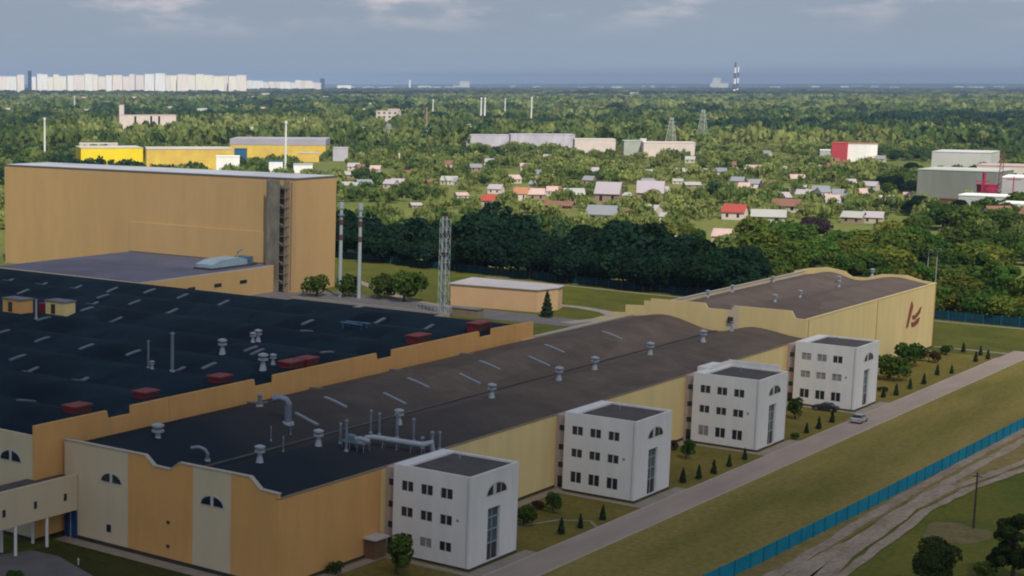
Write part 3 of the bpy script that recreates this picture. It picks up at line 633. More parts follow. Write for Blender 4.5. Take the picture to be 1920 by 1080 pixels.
for y in (343, 354.5, 366):
    f = box(-286.29, y - 1.6, 3.8, -286.22, y + 1.6, 4.8).build('window', PLINTH, an); box(-286.215, y - 1.45, 3.92, -286.18, y + 1.45, 4.68).build('pane', GLASS, f)
ch = thing('rooftop_chiller', 'long pale blue ventilation unit on the annex roof', 'ventilation unit', (-293, 370, 7.7))
MB().plate([(359, 8.2), (375, 8.2), (375, 9.6), (372, 10.4), (363, 10.2), (359, 9.2)], 'x', -298, -292).build('casing', mat('pale blue metal', (.22, .30, .36), var=.15, rough=.5), ch)
box(-297, 375.02, 8.2, -292.5, 378.4, 10.2).build('fan_section', mat('blue metal', (.06, .11, .16), var=.3), ch)
box(-298.5, 358.5, 7.72, -291.5, 379, 8.18).build('base_frame', PLINTH, ch)
MB().tube([(-294, 373, 10.2), (-294, 373, 11.8), (-294, 375, 12.4)], .3).build('flue', METAL, ch)
# small yellow building and kiosk by the mast
yb = thing('flat_garage', 'small windowless ochre building with pale flat roof behind the navy roof', 'building', (-220, 400, 0))
MB().slab([(-233.4, 390), (-209, 393), (-207.2, 401), (-208.5, 406), (-236, 406)], 0, 5.9).build('wall', mat('ochre render', (.56, .36, .19), var=.06, scale=.2), yb)
MB().slab([(-233.8, 389.6), (-208.7, 392.7), (-206.9, 401), (-208.2, 406.3), (-236.4, 406.3)], 5.902, 6.15).build('roof', mat('pale roof sheet', (.42, .38, .38), var=.1, scale=.2), yb)
kk = thing('boiler_kiosk', 'low dull brown kiosk at the foot of the lattice mast', 'kiosk', (-219, 372, 0))
box(-222, 372, 0, -214.5, 375, 2.2).build('wall', mat('dull brown render', (.22, .16, .10), var=.15), kk); box(-222.2, 371.8, 2.202, -214.3, 375.2, 2.35).build('roof', ROOF_G, kk)
# ------------------------------------------------------------------ chimneys and mast
def chimney(x, y, h, label, seed):
    t = thing('steel_chimney', label, 'chimney', (x, y, 0), 'pale banded steel chimneys')
    MB().cyl(x, y, 0, h, .55, .45, 16).build('shaft', CHIMW, t, smooth=False)
    for z in (h - 6.2, h - 10.5): MB().cyl(x, y, z, z + 1.5, .59, .58, 16).build('band', CHIMR, t)
    MB().cyl(x, y, h - 3.6, h - 3.3, .95, .95, 16).build('platform', METAL, t)
    MB().cyl(x, y, h - 1.6, h + .2, .72, .72, 16).build('head', CHIMW, t)
chimney(-265.6, 383.9, 26.8, 'pale steel chimney close to the corner of the tan warehouse', 1)
chimney(-259.7, 384.7, 26.6, 'pale steel chimney standing before the dark trees, right of its twin', 2)
ms = thing('lattice_mast', 'tall lattice frame holding three pale flues with dark caps', 'chimney mast', (-224, 370.8, 0))
for dx, dy in ((-.55, -.4), (.55, -.4), (0, .5)):
    MB().cyl(-224 + dx, 370.8 + dy, 0, 26.2, .27, .25, 12).build('flue', CHIMW, ms)
    MB().cyl(-224 + dx, 370.8 + dy, 26.21, 27.0, .46, .46, 12).build('cap', PLINTH, ms)
lt = MB()
cs = [(-225.0, 369.8), (-223.0, 369.8), (-223.0, 371.8), (-225.0, 371.8)]
for a in cs: lt.bar((*a, 0), (*a, 25.5), .07)
for k in range(9):
    z = k * 2.8
    for i in range(4):
        a, b = cs[i], cs[(i + 1) % 4]; lt.bar((*a, z), (*b, z + 2.8), .035); lt.bar((*b, z), (*a, z + 2.8), .035); lt.bar((*a, z + 2.8), (*b, z + 2.8), .05)
lt.build('lattice', CHIMW, ms)
for z in (15.5, 20.5):
    bnd = MB()
    for dx, dy in ((-.55, -.4), (.55, -.4), (0, .5)): bnd.cyl(-224 + dx, 370.8 + dy, z, z + 1.2, .32, .32, 12)
    bnd.build('band', CHIMR, ms)
cg = thing('pipe_cage', 'cage of pale upright pipes around the mast foot', 'pipe rack', (-226, 366, 0))
pb = MB()
for i in range(8): pb.bar((-229 + i * 1.1, 366, 0), (-229 + i * 1.1, 366, 3.2), .07)
pb.bar((-229, 366, 3.1), (-221.3, 366, 3.1), .06); pb.build('pipes', PMETAL, cg)

ORD = ['nearest', 'second', 'third', 'fourth', 'fifth', 'sixth', 'seventh', 'eighth', 'ninth']
# ------------------------------------------------------------------ roof things
def on_roof(px, py, zfun, axis):
    z = 12.5
    for _ in range(12): X, Y = G(px, py, z); z = zfun(X if axis == 'x' else Y)
    return X, Y, z
def vent_proto(x, y, z, s, label):
    t = thing('roof_ventilator', label, 'roof vent', (x, y, z), 'mushroom ventilators on the roofs')
    MB().cyl(x, y, z - .1, z + 1.0 * s, .62 * s, .36 * s, 14).build('base', PMETAL, t)
    MB().cyl(x, y, z + 1.0 * s, z + 1.55 * s, .34 * s, .34 * s, 14).build('stem', PMETAL, t)
    b = MB(); b.cyl(x, y, z + 1.56 * s, z + 1.8 * s, .78 * s, .78 * s, 16); b.build('lower_ring', PMETAL, t)
    MB().cyl(x, y, z + 1.81 * s, z + 2.2 * s, .45 * s, .45 * s, 14).build('drum', METAL, t)
    b = MB(); b.cyl(x, y, z + 2.21 * s, z + 2.45 * s, .8 * s, .8 * s, 16); b.cyl(x, y, z + 2.451 * s, z + 2.65 * s, .78 * s, .25 * s, 16); b.build('cap', PMETAL, t)
    return t
vp = None
NV = [(922, 746), (1048, 713), (1115, 693), (1219, 665), (1318, 641), (487, 867), (597, 836), (748, 796), (296, 820)]
for i, p in enumerate(NV):
    X, Y, z = on_roof(*p, zr, 'x'); k_ = sorted(NV[:8], key=lambda a: a[0]).index(p) if i < 8 else 0; lb = ORD[k_] + ' mushroom ventilator in the row along the right vault of the brown roof'; g_ = 'ventilators along the right vault'
    if i == 8: lb = 'squat ventilator on the near left corner of the long brown roof'
    if vp is None: vp = vent_proto(X, Y, z, .86, lb); vp['group'] = g_
    else: dup(vp, (X, Y, z - (.9 if i == 8 else 0)), sc=1.25 if i == 8 else 1.0, label=lb, group=g_ if i < 8 else None)
for q in [(1327, 558, .9), (1373, 548, .9), (1453, 566, .9), (1500, 558, .9), (1450, 529, .8), (1517, 513, .75), (1573, 530, .85), (1573, 538, .85), (1635, 519, 1.1)]:
    X, Y, z = on_roof(q[0], q[1], zf, 'x'); dup(vp, (X, Y, z), sc=q[2] * .8, label='small pale ventilator on the roof of the far yellow hall', group='ventilators on the far hall')
for q in [(417, 661, 1.15), (493, 694, 1.2), (512, 684, .8), (474, 642, .8), (484, 641, 1.0), (285, 692, .6)]:
    X, Y, z = on_roof(q[0], q[1], zm, 'y'); dup(vp, (X, Y, z), sc=q[2], label='ventilator standing in the middle of the wide navy roof', group='ventilators on the navy roof')
# skylights
def skylight(px, py, zfun, axis, length, first=[None, None]):
    X, Y, z = on_roof(px, py, zfun, axis); k = 0 if axis == 'x' else 1; h = length / 2
    b = MB(); n = 5
    for dz, m in ((.22, 0),):
        vs = []
        for i in range(n + 1):
            u = -h + length * i / n
            for s in (-.33, .33):
                q = (X + u, Y + s) if axis == 'x' else (X + s, Y + u); zz = zfun(q[k]); vs += [(*q, zz - .05), (*q, zz + dz)]
        fs = []
        for i in range(n): o = i * 4; fs += [(o + 1, o + 3, o + 7, o + 5), (o, o + 1, o + 5, o + 4), (o + 2, o + 6, o + 7, o + 3)]
        fs += [(0, 2, 3, 1), (4 * n, 4 * n + 1, 4 * n + 3, 4 * n + 2)]
        b.add(vs, fs)
    return b.build('skylight', SKYL if axis == 'x' else mat('darker skylight', (.115, .13, .145), rough=.5, var=.3, scale=.3))  # navy roof skylights get a darker, rougher tone
for n_, p in enumerate(sorted([(740, 751), (784, 718), (881, 714), (918, 685), (1011, 681), (1040, 654), (1148, 629), (629, 754), (575, 790), (584, 728), (735, 694), (868, 664), (480, 756)])):
    tag(skylight(*p, zr, 'x', 4.0), NUM(n_ + 1) + ' pale skylight on the brown roof counted from its near end', 'skylight', 'skylights on the brown roof')
for n_, p in enumerate(sorted([(5, 623), (79, 637), (82, 598), (162, 651), (33, 671), (193, 556), (392, 687), (577, 607), (712, 596), (803, 607), (250, 662), (163, 580), (482, 662), (470, 655),
          (15, 520), (78, 527), (143, 535), (210, 543), (173, 565), (43, 548), (280, 552), (342, 560), (419, 571), (322, 587), (217, 603), (252, 573), (57, 697), (151, 714), (49, 752), (333, 696), (575, 621), (613, 661)])):
    tag(skylight(*p, zm, 'y', 3.4), NUM(n_ + 1) + ' pale skylight on the navy roof counted from the left of the photo', 'skylight', 'skylights on the navy roof')
# red intake boxes behind the stepped parapet
rb = None
for i, (y, w) in enumerate([(162 - 2.6, 3.2), (173.6, 3.0), (190.5, 3.0), (208.5, 3.6), (212.8, 3.0), (245.8, 4.2), (266.5, 4.6)]):
    lb = ORD[i] + ' dark red louvred box along the orange parapet, counted from the near corner'
    t = thing('intake_box', lb, 'vent box', (-153.5, y, 15), 'red intake boxes along the orange parapet')
    box(-154.4, y - w / 2, 14.3, -152.2, y + w / 2, 16.3).build('casing', REDM, t); box(-154.6, y - w / 2 - .2, 16.302, -152.0, y + w / 2 + .2, 16.5).build('lid', mat('worn red lid', (.20, .05, .05), var=.2), t)
    lv = MB()
    for k in range(4): lv.box(-152.19, y - w / 2 + .2, 15.0 + k * .3, -152.12, y + w / 2 - .2, 15.12 + k * .3)
    lv.build('louvre', PLINTH, t)
# two little penthouses, tall white stack, double flue, tall flue
for (px, py, lb, m) in ((36, 585, 'pale orange rooftop hut with dark door at the left of the navy roof', ORANGE), (116, 590, 'ochre rooftop hut with red plant beside it on the navy roof', YELLOW)):
    X, Y, z = on_roof(px, py, zm, 'y'); t = thing('rooftop_hut', lb, 'rooftop hut', (X, Y, z))
    box(X - 3, Y - 1.6, z - .6, X + 2.2, Y + 1.6, z + 2.6).build('wall', m, t); box(X - 3.2, Y - 1.8, z + 2.602, X + 2.4, Y + 1.8, z + 2.8).build('roof', ROOF_G, t)
    box(X - 1.4, Y - 1.68, z + .2, X - .3, Y - 1.605, z + 2.1).build('door', PLINTH, t)
    if m is YELLOW: box(X - 5.4, Y - 1.2, z - .4, X - 3.3, Y + 1.2, z + 1.9).build('plant_box', REDM, t)
def stack(px, py, zf_, ax, h, r, name, lb, cat='flue', group=None, bend=False):
    r = r * .72
    X, Y, z = on_roof(px, py, zf_, ax); t = thing(name, lb, cat, (X, Y, z), group)
    if bend: MB().tube([(X, Y, z - .2), (X, Y, z + h - .8), (X - .3, Y - .2, z + h - .2), (X - 1.0, Y - .6, z + h + .1), (X - 1.9, Y - 1.1, z + h - .1)], r, 12).build('duct', METAL, t)
    else: MB().cyl(X, Y, z - .2, z + h, r, r * .9, 12).build('pipe', PMETAL if 'white' in lb else METAL, t); MB().cyl(X, Y, z + h + .08, z + h + .3, r * 1.6, r * .4, 12).build('cowl', METAL, t)
    MB().cyl(X, Y, z - .2, z + .25, r * 1.7, r * 1.5, 12).build('collar', PMETAL, t)
    return t
stack(68, 598, zm, 'y', 3.6, .28, 'roof_flue', 'short white flue between the two rooftop huts')
stack(323, 697, zm, 'y', 6.0, .38, 'roof_flue', 'tall pale flue with side pipe on the navy roof')
stack(278, 690, zm, 'y', 4.2, .22, 'roof_flue', 'thin leaning double flue left of the tall pale flue')
stack(540, 797, zr, 'x', 3.6, .75, 'bent_duct', 'thick hooked steel duct on the near part of the brown roof', 'duct', bend=True)
stack(389, 864, zr, 'x', 1.7, .35, 'bent_duct', 'small hooked steel duct near the front edge of the brown roof', 'duct', bend=True)
stack(1372, 621, zr, 'x', 1.7, .35, 'roof_flue', 'short white flue where the brown roof meets the far yellow hall')
stack(487, 762, zr, 'x', 1.6, .5, 'roof_flue', 'stubby flue beside the orange wall at the edge of the brown roof')
lb = 'thin steel pipe standing near the silver duct above the nearest tower'
for p, h, r in (((638, 832), 2.6, .22), ((649, 846), 4.0, .25), ((695, 812), 3.0, .22), ((711, 815), 2.8, .22), ((744, 822), 3.4, .3), ((775, 828), 3.0, .25), ((810, 845), 2.4, .3), ((824, 842), 2.2, .22), ((508, 827), 1.8, .12), ((531, 847), 1.8, .12), ((545, 815), 1.6, .1), ((792, 840), 1.3, .3)):
    stack(*p, zr, 'x', h, r, 'roof_pipe', lb, 'pipe', 'thin pipes beside the silver duct')
dt = thing('silver_duct', 'long silver duct lying across the brown roof toward the nearest tower', 'duct', (-120, 184, 12))
A = on_roof(688, 834, zr, 'x'); B = on_roof(793, 850, zr, 'x')
A = Vector((A[0], A[1], A[2] + 1.0)); B = Vector((B[0], B[1], B[2] + 1.2))
MB().tube([A + Vector((-.6, -.5, -.9)), A, A.lerp(B, .1) + Vector((0, 0, .15)), A.lerp(B, .8), B, B + Vector((.5, 1.2, .2)), B + Vector((.6, 1.6, -1.4))], .38, 12).build('duct', PMETAL, dt)
for k in (.05, .3, .55, .8, 1): sp = MB(); q = A.lerp(B, k); sp.bar((q.x, q.y - .4, zr(q.x) - .05), (q.x, q.y - .2, q.z - .3), .06); sp.bar((q.x, q.y + .4, zr(q.x) - .05), (q.x, q.y + .2, q.z - .3), .06); sp.build('support', METAL, dt)
eq = thing('plant_frame', 'dark tangle of steel plant on legs left of the silver duct', 'roof plant', (-124, 183, 12))
Q = on_roof(660, 842, zr, 'x'); X, Y, z = Q; e = MB()
for dx in (-1.2, 0, 1.2, 2.2):
    for dy in (-.6, .8): e.bar((X + dx, Y + dy, z - .1), (X + dx, Y + dy, z + 1.6), .06)
e.box(X - 1.3, Y - .7, z + 1.0, X + 2.3, Y + .9, z + 1.12); e.build('stand', METAL, eq); box(X - .9, Y - .4, z + 1.13, X + .2, Y + .6, z + 1.9).build('fan_box', mat('blue grey metal', (.14, .2, .27), var=.2), eq)
e = MB(); e.tube([(X + .5, Y, z + 1.5), (X + 1.3, Y + .2, z + 1.6), (X + 2.4, Y + .5, z + 1.3)], .3); e.build('pipe', PMETAL, eq)
f2 = thing('duct_frame', 'low blue duct rack lying on the navy roof', 'duct rack', (-160, 215, 15))
X, Y, z = on_roof(665, 618, zm, 'y'); e = MB()
for s in (-.8, .8): e.bar((X - 2.5, Y + s, z + .9), (X + 2.5, Y + s * 1.6, z + .9), .2)
for s in (-2, 2): e.bar((X + s, Y - .9, z - .3), (X + s, Y - .9, z + .9), .08); e.bar((X + s, Y + .9, z - .3), (X + s, Y + .9, z + .9), .08)
e.build('rack', mat('blue steel', (.06, .12, .19), var=.2), f2)
# ------------------------------------------------------------------ fences
def fence(path, h, label, step, zb=0.0, m=TEAL):
    t = thing('metal_fence', label, 'fence', (path[0][0], path[0][1], 0)); b = MB()
    for (a, c) in zip(path, path[1:]):
        a, c = Vector(a), Vector(c); Ln = (c - a).length; d = (c - a) / Ln; n = Vector((-d.y, d.x)) * .035; k = int(Ln / step)
        m_ = int(Ln / 0.5)
        pts = [a + d * (Ln * i / m_) + n * (1 if i % 2 else 0) for i in range(m_ + 1)]
        vs = []; fs = []
        for p in pts: vs += [(p.x, p.y, zb + .12), (p.x, p.y, zb + h), (p.x - n.x * .5, p.y - n.y * .5, zb + h), (p.x - n.x * .5, p.y - n.y * .5, zb + .12)]
        for i in range(len(pts) - 1):
            o = i * 4; fs += [(o, o + 4, o + 5, o + 1), (o + 1, o + 5, o + 6, o + 2), (o + 3, o + 2, o + 6, o + 7), (o, o + 3, o + 7, o + 4)]
        b.add(vs, fs)
        for i in range(k + 1):
            p = a + d * (Ln * i / k) - n * 1.6; box(p.x - .06, p.y - .06, 0, p.x + .06, p.y + .06, h + .12).build('post', TEALD, t)
    b.build('panel', m, t); return t
fence([(-77.3, 165), (-75.9, 200), (-74.9, 240), (-73.6, 345), (-73.2, 447)], 2.05, 'long bright teal sheet metal fence beside the dirt track', 4.0)
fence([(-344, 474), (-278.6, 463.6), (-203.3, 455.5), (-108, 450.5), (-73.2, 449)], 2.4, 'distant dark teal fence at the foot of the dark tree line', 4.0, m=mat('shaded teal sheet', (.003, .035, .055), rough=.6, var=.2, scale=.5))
# ------------------------------------------------------------------ vehicles
def car(label, loc, rz, paint):
    t = thing('parked_car', label, 'car', loc, rz=rz); BASE[t.name] = Vector((0, 0, 0))
    hw, hl = .88, 2.2
    prof_ = [(-hl, .35), (-hl, .85), (-hl + .25, .95), (-hl + .95, 1.0), (hl - 1.2, .98), (hl - .2, .86), (hl, .7), (hl, .35)]
    MB().plate(prof_, 'x', -hw, hw).build('body', paint, t)
    b = MB(); lo = [(-hw * .95, -1.5, .985), (hw * .95, -1.5, .985), (hw * .95, 1.15, .985), (-hw * .95, 1.15, .985)]; hi = [(-hw * .74, -1.05, 1.44), (hw * .74, -1.05, 1.44), (hw * .74, .35, 1.44), (-hw * .74, .35, 1.44)]
    b.add(lo + hi, [(0, 1, 5, 4), (1, 2, 6, 5), (2, 3, 7, 6), (3, 0, 4, 7)]); b.build('window', GLASS, t)
    b = MB(); b.add([(x * 1.02, y, 1.442) for x, y, _ in hi] + [(x * .9, y * .9, 1.49) for x, y, _ in hi], [(4, 5, 6, 7), (0, 1, 5, 4), (1, 2, 6, 5), (2, 3, 7, 6), (3, 0, 4, 7)]); b.build('roof', paint, t)
    for x in (-hw + .02, hw - .02):
        for y in (-1.35, 1.35):
            s = 1 if x > 0 else -1; b = MB(); b.tube([(x - s * .16, y, .33), (x + s * .03, y, .33)], .33, 14); w = b.build('wheel', PLINTH, t)
            b = MB(); b.tube([(x + s * .031, y, .33), (x + s * .045, y, .33)], .18, 10); b.build('rim', METAL, w)
    for x in (-.62, .62): box(x - .16, hl + .002, .62, x + .16, hl + .03, .78).build('headlight', FRAME, t)
    for x in (-.66, .66): box(x - .13, -hl - .03, .65, x + .13, -hl - .002, .82).build('tail_light', REDM, t)
    return t
car('silver car standing on the pale road beside the farthest tower', (-96.9, 302.5, .12), 0, mat('silver paint', (.45, .45, .46), rough=.25, var=.03, spec=.6, metal=.3))
car('dark car parked against the front of the farthest tower', (-105.2, 309.3, .12), R(90), mat('dark paint', (.02, .022, .028), rough=.25, var=.05, spec=.6))
# utility pole
X, Y = G(1825, 991)
t = thing('utility_pole', 'dark wooden utility pole with crossarm on the sandy patch outside the fence', 'utility pole', (X, Y, 0))
MB().cyl(X, Y, 0, 7.8, .16, .11, 10).build('pole', POLEM, t)
MB().box(X - .7, Y - .05, 7.2, X + .7, Y + .05, 7.32).build('crossarm', POLEM, t)
for dx in (-.6, 0, .6): MB().cyl(X + dx, Y, 7.33, 7.5, .05, .03, 8).build('insulator', FRAME, t)
lpn = 0
for px, py, h, lb in ((1735, 562, 14, 'left of two pale lamp posts right of the far hall'), (1751, 568, 15, 'right of two pale lamp posts right of the far hall'), (1244, 545, 5, 'small pale lamp post on the back fence line above the brown roof'), (847, 505, 6, 'small pale lamp post on the back fence line right of the lattice mast'), (1688, 600, 5, 'small lamp post at the teal fence right of the far hall')):
    X, Y = G(px, py)
    if px == 1688: X, Y = -118.5, 449.0; continue
    t = thing('lamp_post', lb, 'lamp post', (X, Y, 0)); MB().cyl(X, Y, 0, h, .14, .09, 8).build('pole', PMETAL, t); MB().tube([(X, Y, h - .1), (X + .5, Y - .5, h + .2), (X + 1.0, Y - 1.0, h + .2)], .08, 6).build('arm', PMETAL, t)
    box(X + .8, Y - 1.3, h + .1, X + 1.3, Y - .8, h + .25).build('lamp_head', METAL, t)
X, Y = G(147, 1060); t = thing('garden_light', 'tiny white garden light on the front lawn', 'garden light', (X, Y, 0)); MB().cyl(X, Y, 0, .7, .09, .09, 8).build('post', FRAME, t); MB().cyl(X, Y, .701, .95, .17, .05, 10).build('lamp_head', FRAME, t)

# ------------------------------------------------------------------ planted things in the compound
rows = [('between first and second towers', [(1052, 1002), (1088, 991), (1130, 976)]), ('between second and third towers', [(1280, 906), (1310, 899), (1338, 889), (1367, 876), (1396, 863)]),
        ('between third and fourth towers', [(1512, 813), (1535, 805), (1560, 793)]), ('right of the farthest tower', [(1656, 746), (1680, 742), (1706, 730), (1732, 721), (1757, 704), (1784, 701)]),
        ('at the far lawn corner', [(1806, 661), (1829, 679), (1838, 667), (1852, 674)])]
for where, ps in rows:
    for q_, p in enumerate(ps): plant('small_conifer', 'cone', G(*p), random.uniform(.9, 1.2), ORD[q_] + ' small dark conifer in the row ' + where, 'conifer', 'small conifers ' + where)
for nm, key, p, sc, lb, cat in [
    ('round_tree', 'bush0', (1668, 714), 2.3, 'round dark green tree right of the farthest tower, nearer of two', 'tree'), ('round_tree', 'bush1', (1701, 688), 2.2, 'round dark green tree by the far hall wall, farther of two', 'tree'),
    ('hedge_shrub', 'rust', (1741, 679), 1.25, 'wide rusty brown shrub at the foot of the far hall', 'shrub'), ('round_shrub', 'bush0', (1773, 666), .95, 'small green shrub right of the rusty shrub', 'shrub'),
    ('small_tree', 'small0', (1490, 786), 1.0, 'small green tree in the gap between the third and fourth towers', 'tree'), ('small_tree', 'small1', (1287, 862), .85, 'small green tree in the gap between second and third towers', 'tree'),
    ('small_tree', 'small0', (1037, 964), .8, 'small green tree near the hall wall between first and second towers', 'tree'), ('round_shrub', 'bush1', (982, 985), 1.2, 'dark green shrub against the right side of the nearest tower', 'shrub'),
    ('round_shrub', 'rust', (1008, 955), .6, 'brown low shrub behind the nearest tower', 'shrub'), ('round_shrub', 'rust', (1262, 843), .7, 'brown low shrub behind the second tower', 'shrub'),
    ('small_tree', 'small1', (742, 1078), 1.35, 'leafy young tree before the left corner of the nearest tower', 'tree'), ('round_shrub', 'bush0', (629, 1078), .7, 'small green shrub at the foot of the orange side wall', 'shrub'),
    ('round_shrub', 'rust', (1655, 735), .5, 'tiny rusty shrub tucked beside the farthest tower', 'shrub'), ('round_shrub', 'bush1', (1490, 826), .55, 'low dark shrub at the road edge right of the third tower', 'shrub'),
    ('spruce_tree', 'spruce', (1025, 595), 1.0, 'dark pointed spruce before the right end of the ochre garage', 'tree'), ('broad_tree', 'bush0', (593, 556), 2.6, 'dark round tree before the right edge of the tan warehouse', 'tree'),
    ('broad_shrub', 'bush1', (758, 566), 3.7, 'dark green bush mass left of the lattice mast', 'shrub'), ('broad_shrub', 'bush0', (722, 560), 2.9, 'dark green bush right of the twin chimneys', 'shrub'), ('broad_shrub', 'bush0', (655, 556), 2.6, 'dark green bush between the twin chimneys', 'shrub'),
    ('foreground_tree', 'near0', (1757, 1112), .95, 'dark bushy tree cut by the bottom edge at the right', 'tree'), ('foreground_tree', 'near1', (1898, 1090), 1.12, 'dark spreading tree at the right edge below the utility pole', 'tree'), ('foreground_shrub', 'bush1', (1845, 1086), 1.0, 'dark low bush between the two foreground trees', 'shrub'),
    ('low_shrub', 'bush0', (26, 1098), .8, 'dark shrub at the lower left corner by the yard road', 'shrub')]:
    plant(nm, key, G(*p), sc, lb, cat, None)
for p, s in [((12, 1008), .8), ((40, 1003), .9), ((66, 998), 1.0), ((90, 994), .9)]:
    x, y = G(*p); plant('dark_shrub', 'bush1', (x - 3, y), s, 'dark shrub growing behind the columns of the gallery', 'shrub', 'shrubs behind the gallery columns')
# ------------------------------------------------------------------ things farther out
def face(o_rz): return o_rz
RZ0 = yaw
def block(name, label, cat, px, py, wpx, hpx, depth, m, roof=ROOF_G, rot=0.0, group=None, windows=None, gable=False, rough=None, par=.5, slots=0):
    """building whose front foot stands on the sight line's ground point"""
    X, Y = G(px, py); D = dist(X, Y); k = D / 3107.0; w = wpx * k; h = hpx * k
    t = bpy.data.objects.new(name, None); C.objects.link(t); tag(t, label, cat, group); t.location = (X, Y, 0); t.rotation_euler.z = RZ0 + rot - math.atan((px - PX) / 3107) * 1.0; BASE[t.name] = Vector((0, 0, 0))
    if gable:
        hw = h * .55; ov = w * .05
        MB().plate([(-0, 0), (depth, 0), (depth, hw), (depth / 2, h * .97), (0, hw)], 'x', -w / 2, w / 2).build('wall', m, t)
        r = MB(); th = .2
        for y0, y1 in ((-ov, depth / 2), (depth + ov, depth / 2)):
            z0 = hw - ov * (h - hw) / (depth / 2)
            r.add([(-w / 2 - ov, y0, z0), (w / 2 + ov, y0, z0), (w / 2 + ov, y1, h), (-w / 2 - ov, y1, h), (-w / 2 - ov, y0, z0 + th), (w / 2 + ov, y0, z0 + th), (w / 2 + ov, y1, h + th), (-w / 2 - ov, y1, h + th)],
                  [(0, 3, 2, 1), (4, 5, 6, 7), (0, 1, 5, 4), (1, 2, 6, 5), (2, 3, 7, 6), (3, 0, 4, 7)])
        r.build('roof', roof, t)
        for u in (-.25, .25): box(u * w - w * .06, -.05, hw * .3, u * w + w * .06, -.005, hw * .75).build('window', GLASS, t)
    else:
        box(-w / 2, 0, 0, w / 2, depth, h).build('wall', m, t)
        box(-w / 2 - .2, -.2, h + .003, w / 2 + .2, depth + .2, h + par).build('roof', roof, t)
        for i in range(slots): u = -w / 2 + w * (.28, .56, .70)[i % 3]; box(u - w * .018, -.08, h * .25, u + w * .018, -.005, h * .95).build('window', GLASS, t)
        if windows:
            nu, nz = windows; bands = MB()
            for j in range(nz):
                z0 = h * (j + .35) / (nz + .1); z1 = z0 + h * .38 / nz
                for i in range(nu):
                    u0 = -w / 2 + w * (i + .28) / nu; u1 = u0 + w * .44 / nu
                    box(u0, -.06, z0, u1, -.005, z1).build('window', GLASS, t)
    return t
def cm(name, c, v=.12, s=.05): return mat(name, c, var=v, scale=s, rough=.8)
PANEL = mat('pale panel facade', (.84, .82, .77), var=.16, scale=.10, rough=.8, stretch=(1, 1, .15)); PANEL2 = mat('ivory panel facade', (.84, .79, .66), var=.14, scale=.10, rough=.8, stretch=(1, 1, .15)); PANEL3 = mat('rosy panel facade', (.82, .72, .65), var=.14, scale=.10, rough=.8, stretch=(1, 1, .15))
# city of high rises on the horizon
x = -3; i = 0; rs = random.Random(5)
gaps = [(48, 62)]
while x < 598:
    w = rs.uniform(8, 21); cx = x + w / 2
    if any(a < cx < b for a, b in gaps): x += w; continue
    i += 1
    top = 142 + rs.uniform(-2, 4) if cx < 460 else 153 + rs.uniform(-2, 3)
    if 298 < cx < 312: top = 139
    base = 178.5 + rs.uniform(-.6, .8) if cx < 460 else 172.5
    kind = rs.choice(['white', 'ivory', 'rosy']); mm = {'white': PANEL, 'ivory': PANEL2, 'rosy': PANEL3}[kind]
    block('apartment_tower', NUM(i) + ' high rise from the left end of the city skyline, ' + kind + ' faced', 'high rise', cx, base, w * rs.uniform(.9, 1.05), base - top, 30, mm, roof=mm, group=kind + ' high rises on the horizon', rot=rs.uniform(-.25, .25), par=3)
    x += w
NAVY = cm('dark blue facade', (.03, .05, .09))
block('dark_tower', 'dark tower at the right end of the pale city skyline', 'high rise', 604, 172, 9, 24, 30, NAVY, roof=NAVY, par=3)
block('dark_tower', 'dark slim tower in the gap of the pale skyline at the far left', 'high rise', 56, 178, 7, 44, 30, NAVY, roof=NAVY, par=3)
block('white_factory', 'white stepped works building right of the city skyline', 'factory', 645, 172, 26, 11, 40, PANEL, roof=PANEL, par=4)
block('white_factory', 'white box building standing on the horizon left of centre', 'building', 871, 167, 18, 14, 60, PANEL, roof=PANEL, par=4)
block('white_silo', 'small white block on the horizon right of a slim tower', 'building', 790, 167, 13, 6, 60, PANEL, roof=PANEL)
block('slim_tower', 'slim pale tower on the horizon', 'tower', 768, 170, 3, 20, 14, PANEL, roof=PANEL)
block('power_station', 'white power station block beside striped chimneys on the horizon', 'power station', 1348, 169, 32, 12, 80, PANEL, roof=PANEL, par=6)
block('power_station_hall', 'taller white boiler house of the far power station', 'power station', 1343, 168, 14, 21, 60, PANEL, roof=PANEL, par=3)
def stripe_chimney(px, py, hpx, lb, n=6, rw=2.6):
    X, Y = G(px, py); D = dist(X, Y); k = D / 3107; h = hpx * k; t = thing('striped_chimney', lb, 'chimney', (X, Y, 0))
    for j in range(n):
        z0, z1 = h * j / n, h * (j + 1) / n; r0 = rw * k * (1 - .45 * j / n); MB().cyl(X, Y, z0, z1, r0, r0 * .93, 12).build('shaft' if j == 0 else 'band', PANEL if j % 2 == 0 else cm('dark chimney band', (.07, .06, .09)), t)
stripe_chimney(1376, 178, 61, 'tall striped power station chimney on the horizon'); stripe_chimney(1382, 176, 50, 'shorter striped chimney right behind the tallest one', 5, 2.2)
for k in range(150):
    px = rs.uniform(640, 1930); py = rs.uniform(163, 184); w = rs.uniform(6, 22) if py < 172 else rs.uniform(3, 11)
    block('distant_building', 'small pale building in the blue distance below the horizon', 'building', px, py, w, rs.uniform(2.6, 5.2), 40, rs.choice([PANEL, PANEL2, cm('grey blue sheds', (.45, .48, .52))]), roof=rs.choice([PANEL, cm('grey blue sheds', (.45, .48, .52))]), group='pale buildings below the horizon', par=1.5)
for px0, px1, py in ((1185, 1245, 167), (1255, 1290, 167), (1295, 1325, 168), (1425, 1520, 168)):
    block('long_shed', 'very long white shed low on the right horizon', 'shed', (px0 + px1) / 2, py, px1 - px0, 2.4, 60, PANEL, roof=PANEL, group='long white sheds on the horizon', par=1)
